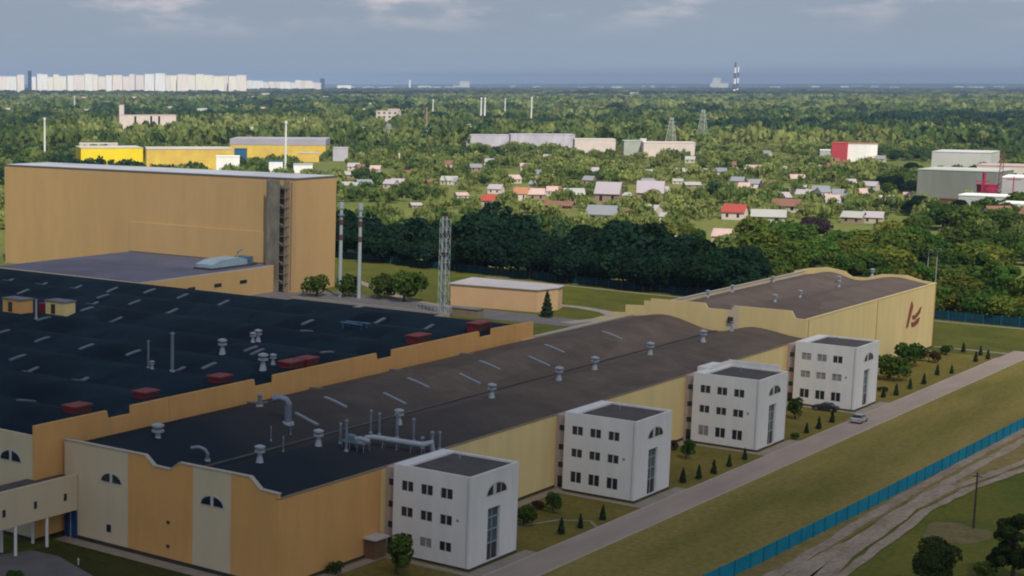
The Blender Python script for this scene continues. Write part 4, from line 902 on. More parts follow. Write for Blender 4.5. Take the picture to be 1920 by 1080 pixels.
# middle distance
PINKC = mat('rosy concrete', (.62, .52, .47), var=.1, scale=.2, rough=.85); GREYC = mat('lilac grey sheets', (.45, .42, .47), var=.2, scale=.15, rough=.7, stretch=(1, 1, .3)); SAGE = mat('sage sheets', (.36, .39, .34), var=.15, scale=.15)
YEL = mat('bright yellow cladding', (.80, .60, .02), var=.08, scale=.1, rough=.6); OYEL = mat('orange yellow cladding', (.55, .33, .09), col2=(.70, .52, .08), scale=.12, rough=.6)
CLAY = mat('pinkish roof', (.48, .34, .30), var=.12, scale=.2)
block('apartment_block', 'long pink grey apartment block with dark stairwell slots at the left', 'apartment block', 277, 254, 108, 38, 14, PINKC, roof=CLAY, slots=3, rot=.15)
block('roof_tower', 'small pale turret at the left end of the pink grey block', 'tower', 228, 240, 9, 43, 8, PINKC, roof=CLAY)
block('apartment_block', 'pale pinkish block with stepped top left of centre', 'apartment block', 725, 238, 42, 30, 16, PINKC, roof=CLAY, windows=(4, 4), rot=-.3)
block('apartment_wing', 'taller middle piece of the pale pinkish block left of centre', 'apartment block', 738, 236, 22, 31, 22, PINKC, roof=CLAY)
block('long_shed', 'long pale sage roofed shed at the left above the woods', 'shed', 600, 222, 170, 8, 26, SAGE, roof=SAGE)
X, Y = G(467, 262); k = dist(X, Y) / 3107
t = thing('domed_hall', 'white ribbed dome hall among trees at the left', 'sports hall', (X, Y, 0)); b = MB(); hw = 27 * k
pts = [(hw * math.cos(a), 6 * k + 17 * k * math.sin(a)) for a in np.linspace(0, math.pi, 14)]
b.plate([(X + u, z) for u, z in pts], 'y', Y, Y + 30); b.build('roof', cm('white membrane', (.66, .66, .62)), t); box(X - hw, Y + .3, 0, X + hw, Y + 29, 6 * k).build('wall', PINKC, t)
block('yellow_store', 'bright yellow windowless store behind the tan warehouse', 'store', 210, 312, 118, 34, 40, YEL, roof=cm('pale roofing', (.5, .46, .4)), rot=.12)
block('low_shed', 'pale pink roofed shed behind the bright yellow store', 'shed', 185, 285, 72, 15, 20, PINKC, roof=PINKC)
block('orange_store', 'long orange yellow store with patchy front right of the bright yellow one', 'store', 355, 318, 162, 38, 40, OYEL, roof=cm('pale roofing', (.5, .46, .4)), rot=.05)
block('market_hall', 'long low hall with grey roof and orange fascia behind the warehouse', 'hall', 520, 296, 180, 24, 50, OYEL, roof=cm('lilac grey roof', (.34, .32, .36)), rot=-.1, par=5)
block('blue_kiosk', 'dark blue box between the orange store and the market hall', 'kiosk', 451, 308, 24, 28, 12, cm('deep blue', (.03, .10, .19)), roof=cm('deep blue', (.03, .10, .19)))
block('white_annex', 'white block just behind the warehouse roof edge', 'building', 427, 326, 44, 32, 12, PANEL, roof=PANEL)
block('white_annex', 'small white and blue hut behind the warehouse roof', 'building', 517, 327, 26, 24, 8, PANEL, roof=cm('deep blue', (.03, .10, .19)))
block('white_annex', 'low white shed at the right end of the warehouse roof line', 'building', 568, 331, 36, 22, 10, PANEL, roof=GREYC)
block('orange_shed', 'small orange shed among trees right of the market hall', 'shed', 578, 304, 40, 16, 10, OYEL, roof=GREYC)
block('lilac_shed', 'small lilac grey shed with yellow trees to its right', 'shed', 638, 302, 28, 24, 14, GREYC, roof=GREYC)
for a, b_, py, h, m_, lb in ((875, 955, 276, 22, GREYC, 'left part of the long lilac grey works across the centre'), (958, 1075, 281, 28, GREYC, 'central lilac grey works with dark ground floor'), (1078, 1152, 290, 28, PINKC, 'pale concrete works right of the lilac sheds'),
                             (1170, 1205, 291, 26, SAGE, 'sage green shed with a small white turret'), (1208, 1300, 294, 26, PINKC, 'long pale pinkish works under the left pylon'), (780, 835, 258, 12, SAGE, 'low pale shed left of the twin stacks'),
                             (660, 700, 252, 12, SAGE, 'low pale green roofed shed near the left apartment block')):
    block('works_building', lb, 'works building', (a + b_) / 2, py, b_ - a, h, 25, m_, roof=m_, rot=.08)
block('white_turret', 'little white turret on the sage shed', 'turret', 1205, 288, 11, 27, 6, PANEL, roof=PANEL)
block('pink_tower_house', 'squat pinkish block alone in the woods right of centre', 'building', 1066, 238, 22, 16, 10, PINKC, roof=CLAY)
REDB = cm('bright red cladding', (.40, .05, .06))
block('red_store', 'bright red box store at the right middle distance', 'store', 1573, 303, 28, 34, 20, REDB, roof=REDB)
block('red_roof_house', 'white house with long red roof beside the red box store', 'house', 1612, 303, 58, 33, 14, PANEL, roof=cm('faded red roof', (.42, .17, .17)))
block('white_wedge', 'small pale green white shed left of the red box store', 'shed', 1546, 304, 18, 22, 10, SAGE, roof=PANEL)
block('white_works', 'big white works with long pale roof at the right', 'works building', 1800, 322, 100, 36, 40, cm('weathered works wall', (.50, .49, .46)), roof=cm('pale works roof', (.52, .52, .50)), rot=-.15)
block('white_works', 'pale long building at the right edge below the ridge', 'works building', 1890, 352, 110, 40, 30, PINKC, roof=CLAY, windows=(6, 1), rot=-.1)
GG = mat('corrugated grey green', (.19, .20, .175), var=.15, scale=.15, rough=.7, stretch=(1, 1, .2))
block('grey_depot', 'large grey green metal shed with dark brown base at the right', 'depot', 1790, 378, 138, 58, 30, GG, roof=cm('pale green roof', (.46, .48, .42)), rot=-.28)
block('depot_plinth', 'dark brown open base storey before the grey metal shed', 'shed', 1775, 388, 110, 14, 6, cm('dark brown', (.12, .06, .045)), roof=cm('dark brown', (.12, .06, .045)), rot=-.28)
block('pale_depot', 'low pale flat building in front of the grey metal shed', 'depot', 1842, 402, 86, 34, 16, cm('pale sage wall', (.42, .45, .40)), roof=PANEL, windows=(5, 1), rot=-.2)
block('white_depot', 'white flat building at the right edge above the brown roofs', 'depot', 1880, 416, 62, 34, 16, PANEL, roof=PANEL, windows=(3, 1), rot=-.2)
block('right_warehouse', 'pale warehouse cut by the right edge behind the red mast', 'warehouse', 1925, 396, 90, 62, 24, cm('greyish wall', (.4, .38, .38)), roof=PANEL, rot=-.1)
BR = cm('brown tiles', (.21, .10, .07))
block('brown_house', 'house with steep brown tiled roof at the right edge', 'house', 1885, 432, 46, 44, 12, PANEL2, roof=BR, gable=True, rot=.6)
block('brown_house', 'house with dark brown roof cut by the right edge', 'house', 1925, 426, 36, 42, 12, PANEL2, roof=BR, gable=True, rot=-.5)
MAG = cm('crimson plates', (.30, .02, .06))
X, Y = G(1848, 385); k = dist(X, Y) / 3107; t = thing('crimson_plant', 'crimson steel plant with hopper before the white depots', 'plant', (X, Y, 0))
b = MB(); b.cyl(X, Y, 8 * k, 40 * k, 15 * k, 19 * k, 10); b.build('hopper', MAG, t)
for a in range(4): MB().bar((X + 12 * k * math.cos(a * 1.57), Y + 12 * k * math.sin(a * 1.57), 0), (X + 12 * k * math.cos(a * 1.57), Y + 12 * k * math.sin(a * 1.57), 10 * k), .4).build('leg', MAG, t)
for a in (0, .5, 1): MB().bar((X + 18 * k, Y, 40 * k * a), (X + 60 * k, Y + 5, 10 * k + 8 * a), .25).build('conveyor', MAG, t)
MB().bar((X - 6 * k, Y, 40 * k), (X - 6 * k, Y, 62 * k), .8).build('vent_pipe', MAG, t)
X, Y = G(1872, 392); k = dist(X, Y) / 3107; t = thing('red_mast', 'tall dark red lattice mast at the right', 'mast', (X, Y, 0)); b = MB(); h = 108 * k
for s in (-1, 1): b.bar((X + s * 1.2, Y, 0), (X + s * .5, Y, h), .18)
for j in range(12): b.bar((X - 1.1, Y, h * j / 12), (X + 1.0, Y, h * (j + 1) / 12), .12)
b.build('lattice', cm('dark red steel', (.18, .05, .06)), t)
RUST = cm('rust brown heap', (.20, .10, .065), v=.35, s=.3)
rr_ = random.Random(9)
for px, py, w_ in ((1742, 396, 12), (1770, 402, 10), (1812, 412, 14), (1848, 420, 16), (1700, 388, 12)):
    X, Y = G(px, py); k = dist(X, Y) / 3107; b = MB(); n = 9
    ring = [(X + w_ * k * (.8 + .4 * rr_.random()) * math.cos(a), Y + w_ * k * (.8 + .4 * rr_.random()) * math.sin(a), 0) for a in [i * 6.283 / n for i in range(n)]]
    mid_ = [(X + (p[0] - X) * .5, Y + (p[1] - Y) * .5, w_ * k * .35 * (.7 + .6 * rr_.random())) for p in ring]
    b.add(ring + mid_ + [(X, Y, w_ * k * .5)], [(i, (i + 1) % n, n + (i + 1) % n, n + i) for i in range(n)] + [(n + i, n + (i + 1) % n, 2 * n) for i in range(n)])
    tag(b.build('scrap_heap', RUST), 'rusty brown heap on the ground by the grey metal shed', 'heap', 'rusty heaps by the grey metal shed')
for px, py, h_, lb in ((1838, 396, 62, 'thin crimson mast left of the red lattice mast'), (1858, 398, 48, 'short crimson mast beside the hopper'), (1896, 400, 70, 'thin dark mast right of the red lattice mast')):
    X, Y = G(px, py); k = dist(X, Y) / 3107; t = thing('thin_mast', lb, 'mast', (X, Y, 0)); MB().cyl(X, Y, 0, h_ * k, .45, .2, 8).build('pole', MAG, t); MB().box(X - 3, Y - .2, h_ * k * .9, X + 3, Y + .2, h_ * k * .9 + .4).build('arm', MAG, t)
def stick(px, py, hpx, lb, wpx=2.2, m=PMETAL, name='thin_stack', cat='stack', grp=None):
    X, Y = G(px, py); k = dist(X, Y) / 3107; t = thing(name, lb, cat, (X, Y, 0), grp); MB().cyl(X, Y, 0, hpx * k, wpx * k / 2, wpx * k / 2.6, 8).build('shaft', m, t); MB().cyl(X, Y, hpx * k, hpx * k + 2, wpx * k / 1.7, wpx * k / 2, 8).build('head', m, t)
WP = cm('white pole', (.7, .7, .66))
for a in [(535, 318, 86, 'tall white mast behind the warehouse roof', 4.5), (811, 232, 43, 'white stack left of centre in the woods', 2.6), (901, 238, 52, 'left of two close pinkish white stacks', 3.4), (908, 238, 52, 'right of two close pinkish white stacks', 3.8), (946, 230, 43, 'single pale stack right of the twin stacks', 2.6), (995, 245, 60, 'single white stack right of centre', 3.4),
          (1101, 210, 16, 'short pale stack in the woods right of centre', 2.4), (140, 208, 26, 'thin white stack at the left above the woods', 2.2), (84, 300, 75, 'grey mast at the far left behind trees', 4.0), (748, 312, 20, 'short white post among yellow trees', 2.5), (303, 205, 14, 'thin pale stack above the pink grey block', 1.8), (1792, 275, 30, 'thin pale post above the white works', 1.6), (570, 246, 22, 'thin pale stack above the market hall', 2.0)]:
    stick(*a[:4], wpx=a[4], m=WP)
stick(799, 245, 40, 'brownish brick stack left of the white stack', 4.2, cm('brick stack', (.33, .20, .16)), name='brick_stack')
def pylon(px, py, hpx, lb):
    X, Y = G(px, py); k = dist(X, Y) / 3107; h = hpx * k; w = 9 * k; t = thing('power_pylon', lb, 'pylon', (X, Y, 0)); b = MB(); r = .32 * k * 1.3
    def w_at(z): return w * (1 - .8 * z / h)
    C4 = [(-1, -1), (1, -1), (1, 1), (-1, 1)]; nl = 8
    P = lambda c, z: (X + c[0] * w_at(z), Y + c[1] * w_at(z), z)
    for c in C4: b.bar(P(c, 0), P(c, h), r)
    for j in range(nl):
        z0, z1 = h * j / nl, h * (j + 1) / nl
        for i in range(4): b.bar(P(C4[i], z0), P(C4[(i + 1) % 4], z1), r * .6); b.bar(P(C4[(i + 1) % 4], z0), P(C4[i], z1), r * .6)
    b.build('tower', cm('pylon steel', (.42, .45, .38)), t); a = MB()
    for z, l in ((h * .72, 11), (h * .85, 8), (h * .96, 5)): a.bar((X - l * k * RT[0], Y - l * k * RT[1], z), (X + l * k * RT[0], Y + l * k * RT[1], z), r * .9)
    a.build('arm', cm('pylon steel', (.42, .45, .38)), t)
pylon(1257, 278, 58, 'left of two pale lattice power pylons above the works'); pylon(1316, 268, 62, 'right of two pale lattice power pylons, farther off'); pylon(728, 262, 30, 'small lattice pylon left of the brick stack'); pylon(878, 268, 36, 'small lattice pylon left of the lilac works')

# garden houses
RT_ = {'red': cm('red tiles', (.36, .06, .045)), 'grey': cm('grey slate sheets', (.22, .23, .25)), 'lilac': cm('lilac slate sheets', (.38, .33, .355)), 'white': cm('whitish sheets', (.37, .36, .33)), 'brown': BR, 'orange': cm('orange tiles', (.40, .18, .10)), 'pink': CLAY}
HW = [cm('garden wall ivory', (.50, .46, .38)), cm('garden wall cream', (.42, .37, .28)), cm('garden wall brown', (.28, .20, .14)), PINKC]
HOUSES = [(917, 388, 30, 22, 'red', 'garden house with long red roof just above the dark trees'), (975, 376, 26, 24, 'orange', 'garden house with orange brown roof left of centre gardens'), (1006, 376, 30, 22, 'pink', 'garden house with faded pink roof'), (1001, 352, 20, 12, 'grey', 'tiny grey roofed house above the pink roofed one'),
          (1078, 376, 36, 22, 'white', 'low whitish garden house left of the big lilac roofs'), (1137, 384, 44, 42, 'lilac', 'big lilac roofed house, left of the pair'), (1218, 382, 46, 42, 'lilac', 'big lilac roofed house with orange gable, right of the pair'), (1125, 418, 52, 32, 'grey', 'blue grey hipped roof house in the middle of the gardens'),
          (1040, 392, 60, 14, 'brown', 'long low brownish roof below the whitish house'), (1272, 486, 36, 18, 'white', 'whitish house just behind the dark trees'), (1254, 462, 18, 22, 'white', 'small upright white house left of centre right'), (1250, 414, 28, 14, 'white', 'low white hut above the dark tree crown'),
          (1373, 412, 40, 28, 'red', 'bright red roofed house in the right gardens'), (1345, 400, 18, 12, 'grey', 'tiny blue grey hut left of the bright red roof'), (1300, 352, 28, 10, 'white', 'thin white roofed hut right of the big lilac houses'), (1440, 418, 58, 24, 'white', 'long white garden house right of the bright red roof'),
          (1472, 398, 48, 24, 'brown', 'house with wide brown hipped roof'), (1350, 458, 32, 28, 'pink', 'peaked pink roofed house near the dark trees'), (1419, 326, 42, 16, 'pink', 'long pinkish house high in the right gardens'), (1292, 326, 66, 10, 'white', 'long low whitish shed above the gardens'), (1206, 326, 34, 8, 'white', 'low white shed left of the long whitish shed'),
          (1086, 320, 12, 9, 'white', 'tiny white hut in the upper gardens'), (1150, 312, 20, 10, 'pink', 'tiny pinkish hut in the upper gardens'), (1286, 474, 22, 14, 'pink', 'small pinkish hut behind the whitish house'), (868, 372, 22, 10, 'pink', 'low pinkish hut in the left gardens'), (782, 390, 20, 9, 'white', 'low whitish hut at the left edge of the gardens'),
          (1180, 404, 30, 10, 'brown', 'low brown hut under the pair of lilac roofs'), (1300, 400, 34, 14, 'grey', 'grey hut left of the bright red roof'), (1270, 345, 18, 9, 'white', 'tiny white hut below the long shed'), (652, 334, 26, 12, 'white', 'whitish hut right of the warehouse roof'), (1716, 372, 40, 10, 'pink', 'low pinkish wall hut left of the grey metal shed'),
          (1170, 372, 26, 10, 'white', 'low whitish link building between the lilac roofs')]
HPOS = []
for px, py, w, h, rc, lb in HOUSES:
    block('garden_house', lb, 'house', px, py, w, h, 7, rs.choice(HW), roof=RT_[rc], gable=True, rot=rs.uniform(-.3, .3), group='garden houses'); HPOS.append(G(px, py))
for k in range(90):
    px = rs.uniform(640, 1720); py = rs.uniform(288, 420) if px > 900 else rs.uniform(300, 385)
    if any(abs(px - a[0]) < 26 and abs(py - a[1]) < 14 for a in HOUSES): continue
    s = (py - 157) / 220; rc = rs.choice(['grey', 'white', 'lilac', 'brown', 'pink'])
    hz_ = ('upper' if py < 325 else 'middle' if py < 370 else 'lower') + ' gardens, ' + [n for x_, n in ((780, 'above the chimneys'), (900, 'above the lattice mast'), (1020, 'near the long red roof'), (1140, 'left of the lilac roofs'), (1250, 'near the right lilac roof'), (1340, 'left of the bright red roof'), (1420, 'near the bright red roof'), (1530, 'near the purple tree'), (1900, 'toward the grey metal shed')) if px < x_][0]
    block('garden_house', 'small ' + rc + ' roofed hut in the ' + hz_, 'house', px, py, 25 * s * rs.uniform(.8, 1.25), 18 * s, 7, rs.choice(HW), roof=RT_[rc], gable=True, rot=rs.uniform(-.5, .5), group='small garden huts'); HPOS.append(G(px, py))
for k in range(120):
    px = rs.uniform(-10, 700) if k % 4 else rs.uniform(0, 1900); py = rs.uniform(183, 232)
    block('village_house', 'tiny pale house half sunk in the far woods', 'house', px, py, rs.uniform(6, 18), rs.uniform(7, 11), 12, rs.choice([PANEL2, PINKC, cm('garden wall cream', (.42, .37, .28))]), roof=RT_[rs.choice(['white', 'grey', 'pink'])], gable=True, rot=rs.uniform(-.5, .5), group='tiny pale houses in the far woods')
# ------------------------------------------------------------------ woods: single trees near, one mass beyond
from mathutils import noise as mn
boxes = []                                                     # footprints to keep clear
for o in list(bpy.data.objects):
    if o.parent is None and o.type == 'EMPTY' and o.get('category') not in ('tree', 'shrub', 'conifer') and o.location.y > 440 + 0:
        ws = [c for c in o.children if c.name.startswith(('wall', 'roof'))]
        if ws:
            xs = [v.co.x for c in ws for v in c.data.vertices]; ys = [v.co.y for c in ws for v in c.data.vertices]
            big = max(xs) - min(xs)
            boxes.append((o.location.x, o.location.y, -math.cos(0) and o.rotation_euler.z, min(xs), max(xs), min(ys), max(ys), big))
BX = np.array(boxes)
def clear_of(X, Y, pad=2.0, front=0.0):
    """keep trees off footprints and off the ground just before the front walls"""
    ok = np.ones(len(X), bool)
    for bx, by, rz, x0, x1, y0, y1, big in boxes:
        c, s = math.cos(-rz), math.sin(-rz); dx, dy = X - bx, Y - by; u = dx * c - dy * s; v = dx * s + dy * c
        f = front if big < 300 else front * 2
        ok &= ~((u > x0 - pad) & (u < x1 + pad) & (v > y0 - pad - f) & (v < y1 + pad))
    return ok
def scatter(D0, D1, area, seed, x0=-60, x1=1980):
    rs = np.random.default_rng(seed); n = int(.5 * (x1 - x0) / 3107 * (D1 ** 2 - D0 ** 2) / area)
    D = np.sqrt(rs.random(n) * (D1 ** 2 - D0 ** 2) + D0 ** 2); q = (rs.random(n) * (x1 - x0) + x0 - PX) / 3107
    X = FH[0] * D + RT[0] * D * q; Y = FH[1] * D + RT[1] * D * q
    return X, Y, D, q * 3107 + PX
def nz(X, Y, s, o=0): return np.array([mn.noise(Vector((x * s + o, y * s, o * .7))) for x, y in zip(X, Y)])
# dark tree line behind the fence: (px of trunk, py of foot, height m)
ind = 0
def tl(n, x0, x1, d0, d1, keys, h0, h1, row, zs, seed, hfun=None):
    global ind
    r = random.Random(seed)
    for i in range(n):
        px = x0 + (x1 - x0) * (i + r.random()) / n; D = r.uniform(d0(px), d1(px)); q = (px - PX) / 3107
        X, Y = FH[0] * D + RT[0] * D * q, FH[1] * D + RT[1] * D * q
        if not clear_of(np.array([X]), np.array([Y]), 1)[0]: continue
        k = r.choice(keys); h = r.uniform(h0, h1) * (hfun(px) if hfun else 1)
        wd = r.uniform(.95, 1.3); z_ = zone(px, zs); size = 'tall' if h > (h0 + h1) / 2 else 'low'
        lb = size + ' ' + hue(k) + ' tree, ' + row + ' ' + z_ + (', ' + ('broad' if wd > 1.12 else 'narrow') + ' crown')
        plant('tree', k, (X, Y), h / PROTO[k][2], lb, 'tree', lb, szr=wd); ind += 1
def fence_D(px):                                               # depth of the back fence for a sight line
    xs = [640, 840, 1240, 1760, 1920]; ys = [488, 510, 553, 600, 612]; py = float(np.interp(px, xs, ys)); X, Y = G(px, py); return dist(X, Y)
hf = lambda px: 1.12 if 930 < px < 1020 or 1170 < px < 1230 else (.8 if 700 < px < 900 else .92)
DK = ['dark0', 'dark1', 'dark2', 'dark3']; GK = ['green0', 'green1', 'green2', 'green3', 'green4']; YK = ['yellow0', 'yellow1', 'yellow2']; OK_ = ['oval0', 'oval1']
def zone(px, zs):
    for x, n in zs:
        if px < x: return n
    return zs[-1][1]
ZD = [(690, 'behind the twin chimneys'), (790, 'left of the lattice mast'), (860, 'behind the lattice mast'), (950, 'behind the ochre garage left half'), (1060, 'behind the ochre garage right half'), (1150, 'behind the garage path'), (1240, 'under the pair of lilac roofs'), (1340, 'left of the far hall roof'), (1500, 'behind the far hall roof ridge')]
ZR = [(1500, 'behind the far hall left part'), (1600, 'behind the far hall middle'), (1700, 'left of the lamp posts'), (1765, 'around the lamp posts'), (1850, 'right of the lamp posts'), (2000, 'at the right edge of the photo')]
ZG = [(760, 'above the twin chimneys'), (900, 'above the lattice mast'), (1020, 'near the long red roof'), (1180, 'near the left lilac roof'), (1300, 'near the right lilac roof'), (1450, 'near the bright red roof')]
def hue(k): return {'d': 'blackish green', 'g': 'mid green', 'y': 'yellow green', 'o': 'slender green'}[k[0]]
tl(62, 600, 1440, lambda p: fence_D(p) + 5, lambda p: fence_D(p) + 16, DK, 8.5, 16, 'front row', ZD, 1, hf)
tl(34, 600, 1430, lambda p: fence_D(p) + 20, lambda p: fence_D(p) + 44, DK, 11, 22, 'rear row', ZD, 2, hf)
tl(7, 1285, 1430, lambda p: fence_D(p) + 10, lambda p: fence_D(p) + 30, DK, 12, 15, 'rear row', ZD, 3)
tl(44, 1400, 1960, lambda p: fence_D(p) + 3, lambda p: fence_D(p) + 16, GK + YK[:2], 6, 9, 'fence row', ZR, 4)
tl(42, 1380, 1960, lambda p: fence_D(p) + 22, lambda p: fence_D(p) + 80, GK + OK_ + YK, 8, 12, 'second row', ZR, 5)
tl(44, 1420, 1960, lambda p: fence_D(p) + 80, lambda p: fence_D(p) + 190, GK + YK + DK[:1], 8, 14, 'back row', ZR, 6)
tl(46, 640, 1420, lambda p: fence_D(p) + 60, lambda p: fence_D(p) + 170, GK + YK, 5, 9, 'garden row', ZG, 7)
for (pa, pb_, ya, yb, n_, w_) in ((1640, 1760, 330, 372, 26, 'between the red box store and the grey shed'), (1690, 1930, 404, 440, 30, 'in front of the grey metal shed'), (1760, 1930, 330, 345, 10, 'behind the grey metal shed')):
    r5 = random.Random(n_)
    for i in range(n_):
        p = (r5.uniform(pa, pb_), r5.uniform(ya, yb)); X, Y = G(*p)
        if clear_of(np.array([X]), np.array([Y]), 2)[0]: k5 = r5.choice(GK + DK[:2]); plant('tree', k5, (X, Y), (r5.uniform(1.2, 1.5) if i % 2 else r5.uniform(.8, 1.05)) * 9 / PROTO[k5][2], ('tall ' if i % 2 else 'low ') + hue(k5) + ' tree ' + w_ + (', left part' if p[0] < pa + (pb_ - pa) * .33 else ', middle' if p[0] < pa + (pb_ - pa) * .66 else ', right part'), 'tree', 'trees ' + w_, szr=1.2)
plant('purple_tree', 'purple', G(1527, 448), 1.5, 'purple brown leaved tree in the gardens behind the far hall', 'tree', None)
for p in ((1800, 500), (1835, 496), (1870, 505)): plant('yellow_tree', 'yellow0', G(*p), 1.15, 'yellow green spreading tree right of the lamp posts', 'tree', 'yellow green trees right of the lamp posts', szr=1.3)
# the rest: one mass of crowns
def mass(name, label, specs, tmpl):
    Vs = []; Ts = []
    for (X, Y, Hh, Rr, T) in specs:
        n = len(X); rs = np.random.default_rng(n)
        idx = rs.integers(0, len(tmpl), n)
        for k, tv in enumerate(tmpl):
            s = np.where(idx == k)[0]
            if not len(s): continue
            a = rs.random(len(s)) * 6.283; c, sn = np.cos(a)[:, None], np.sin(a)[:, None]; R_ = Rr[s][:, None]
            x = (tv[None, :, 0] * c - tv[None, :, 1] * sn) * R_ + X[s][:, None]; y = (tv[None, :, 0] * sn + tv[None, :, 1] * c) * R_ + Y[s][:, None]; z = tv[None, :, 2] * Hh[s][:, None]
            Vs.append(np.stack([x, y, z], -1).reshape(-1, 3)); Ts.append(np.repeat(T[s], tv.shape[0] // 4, axis=0))
    me = np_mesh(name, np.concatenate(Vs), FOREST, np.concatenate(Ts)); o = bpy.data.objects.new(name, me); C.objects.link(o)
    return tag(o, label, 'woodland', kind='stuff')
def templ(kind, n, leaf, seed, k=4):
    out = []
    for i in range(k):
        rs = np.random.default_rng(seed + i); P, Nn = crown_pts(kind, 1.0, 0.5, n, rs); P[:, :2] *= 2; V = cards(P, Nn, leaf, rs, .4); out.append(V)
    return out
def tints(X, Y, seed, dry=0.0):
    rs = np.random.default_rng(seed); n = len(X); v = nz(X, Y, .006, 3) * 1.5 + nz(X, Y, .0017, 5) * 1.6 + nz(X, Y, .02, 9) * .9 + .3 * rs.normal(size=n)
    base = np.array([.105, .165, .040]); yel = np.array([.26, .29, .085]); dk = np.array([.024, .066, .034])
    t = np.clip(v * 1.1, -1, 1)[:, None]
    c = np.where(t > 0, base + (yel - base) * t, base + (dk - base) * -t)
    return c * (.8 + .4 * rs.random(n))[:, None]
def wood(D0, D1, area, seed, h0, h1, r0, r1, thr, pad, front, keep=None):
    X, Y, D, P = scatter(D0, D1, area, seed); v = nz(X, Y, .012, seed); ok = (v > thr) & clear_of(X, Y, pad, front)
    if keep is not None: ok &= keep(X, Y, D, P)
    X, Y = X[ok], Y[ok]; rs = np.random.default_rng(seed + 50); n = len(X); T = tints(X, Y, seed); q = rs.random(n) ** 1.9
    if D1 <= 1500: hh = h0 * .75 + (h1 * 1.3 - h0 * .75) * q; return X, Y, hh, hh * rs.uniform(.42, .66, n), T
    return X, Y, h0 * .75 + (h1 * 1.45 - h0 * .75) * q, r0 * .85 + (r1 * 1.15 - r0 * .85) * (.7 * q + .3 * rs.random(n)), T
def keepA(X, Y, D, P):
    fd = np.interp(P, [640, 840, 1240, 1760, 1920], [fence_D(a) for a in (640, 840, 1240, 1760, 1920)])
    return (D > fd + np.where(P > 1420, 190, 110)) & ~((P < 600) & (D < 650)) & ~((X < -268) & (X > -430) & (Y < 475))
TA = templ('round', 170, .21, 300); TB = templ('clump', 44, .42, 320); TC = templ('clump', 22, .55, 340)
sA = wood(560, 900, 62, 11, 3.4, 7.6, 2.0, 4.2, -.08, 2, 17, keepA)
sA2 = wood(900, 1500, 85, 12, 4.6, 9, 2.6, 5.4, -.12, 3, 38, keepA)
mass('garden_woodland', 'mass of small leafy trees filling the gardens beyond the near tree line', [sA, sA2], TA)
sB = wood(1500, 3000, 260, 13, 8, 14, 6, 9.5, -.32, 6, 85)
sC = wood(3000, 6500, 1000, 14, 10, 17, 13, 20, -.25, 10, 120)
mass('far_woodland', 'broad green woods stretching back to the plain', [sB], TB)
mass('distant_woodland', 'dark woods along the foot of the city and the blue plain', [sC], TC)
sD = wood(6500, 15000, 5200, 15, 12, 20, 38, 66, -.7, 10, 0)
sD = (*sD[:4], sD[4] * .45)
mass('horizon_woodland', 'blue hazy woods on the plain below the horizon', [sD], TC)
# undergrowth at the foot of the back tree line
print('individual trees', ind)

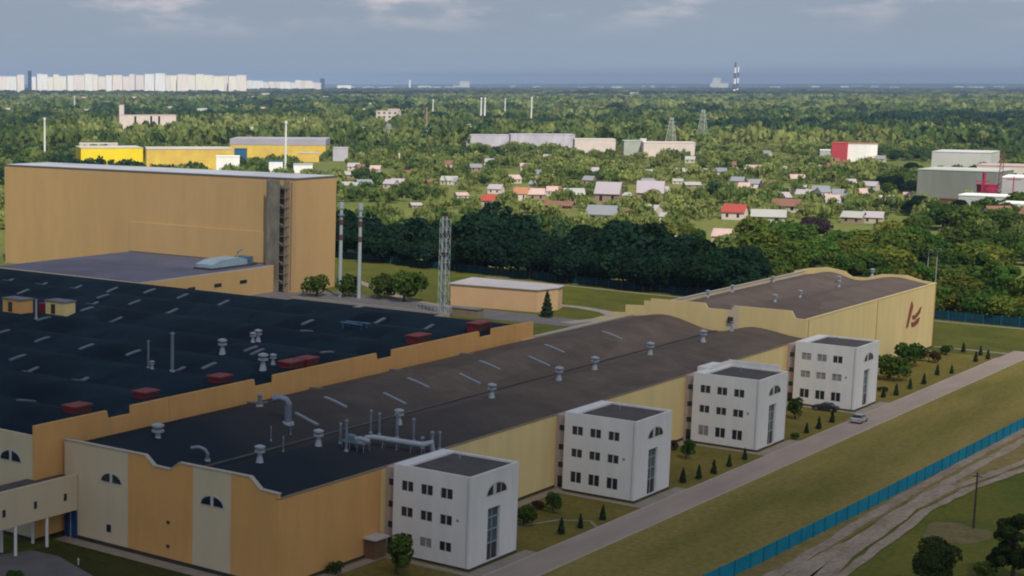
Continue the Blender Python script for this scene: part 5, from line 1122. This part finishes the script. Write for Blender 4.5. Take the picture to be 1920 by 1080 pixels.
# ------------------------------------------------------------------ unseen cloud added to shade the near grounds, another over the far plain, air
def shade_cloud(CLT, A, B, H, CL0, CL1, CLMAX, rot=0.0, thick=90):
    m = bpy.data.materials.new('shade vapour'); m.use_nodes = True; t = m.node_tree; nodes = t.nodes; ln = t.links; nodes.clear()
    co = nodes.new('ShaderNodeTexCoord'); ln_ = nodes.new('ShaderNodeVectorMath'); ln_.operation = 'LENGTH'
    mp_ = nodes.new('ShaderNodeMapping'); mp_.inputs['Scale'].default_value = (1 / A, 1 / B, 0); ln.new(co.outputs['Object'], mp_.inputs[0]); ln.new(mp_.outputs[0], ln_.inputs[0])
    n_ = nodes.new('ShaderNodeTexNoise'); n_.inputs['Scale'].default_value = 3.7 / A; n_.inputs['Detail'].default_value = 3; ln.new(co.outputs['Object'], n_.inputs['Vector'])
    ad = nodes.new('ShaderNodeMath'); ad.operation = 'MULTIPLY_ADD'; ad.inputs[1].default_value = .14; ln.new(n_.outputs['Fac'], ad.inputs[0]); ln.new(ln_.outputs['Value'], ad.inputs[2])
    r_ = nodes.new('ShaderNodeMapRange'); r_.interpolation_type = 'SMOOTHSTEP'; r_.inputs[1].default_value = CL0; r_.inputs[2].default_value = CL1; r_.inputs[3].default_value = CLMAX; r_.inputs[4].default_value = 0.0
    ln.new(ad.outputs[0], r_.inputs[0])
    tr = nodes.new('ShaderNodeBsdfTransparent'); tl_ = nodes.new('ShaderNodeBsdfTranslucent'); tl_.inputs[0].default_value = (.9, .92, .95, 1)
    mx_ = nodes.new('ShaderNodeMixShader'); ln.new(r_.outputs[0], mx_.inputs[0]); ln.new(tr.outputs[0], mx_.inputs[1]); ln.new(tl_.outputs[0], mx_.inputs[2])
    o_ = nodes.new('ShaderNodeOutputMaterial'); ln.new(mx_.outputs[0], o_.inputs[0])
    tgt = Vector(CLT); c = tgt + SD * (H / SD.z)
    b = MB(); n = 40; vs = []; fs = []
    for s in (1, -1):
        for i in range(n + 1):
            for j in range(n + 1):
                u, v = (i / n - .5) * 2, (j / n - .5) * 2; q = max(0, 1 - max(abs(u), abs(v)) ** 4)
                lump = 1 + .5 * mn.noise(Vector((u * 4, v * 4, s))); vs.append((u * A * 1.03, v * B * 1.03, s * q * (thick if s > 0 else thick * .28) * lump))
    K = (n + 1) ** 2
    for i in range(n):
        for j in range(n):
            o = i * (n + 1) + j; fs.append((o, o + 1, o + n + 2, o + n + 1)); fs.append((K + o, K + o + n + 1, K + o + n + 2, K + o + 1))
    b.add(vs, fs); o = b.build('shade_cloud', m, smooth=True); o.location = c; o.rotation_euler.z = rot; tag(o, kind='structure')
shade_cloud((-130, 50, 0), 620, 620, 1500.0, .12, .90, .86)  # added out of view to dim the sun on the foreground
_D = 20500; _q = (1500 - PX) / 3107
shade_cloud((FH[0] * _D + RT[0] * _D * _q, FH[1] * _D + RT[1] * _D * _q, 0), 6200, 13800, 2600.0, .72, 1.05, .35, rot=yaw - math.atan(_q) * .0, thick=500)
def haze():
    m = bpy.data.materials.new('air'); m.use_nodes = True; t = m.node_tree; nodes = t.nodes; ln = t.links; nodes.clear()
    v = nodes.new('ShaderNodeVolumePrincipled'); v.inputs['Color'].default_value = (.47, .62, .88, 1); v.inputs['Density'].default_value = 5.0e-5; v.inputs['Anisotropy'].default_value = 0.0
    o_ = nodes.new('ShaderNodeOutputMaterial'); ln.new(v.outputs[0], o_.inputs['Volume'])
    o = box(-36000, -36000, -1.5, 36000, 36000, 230).build('haze', m); tag(o, kind='stuff', label='thin pale air over the whole plain', cat='haze')
haze()
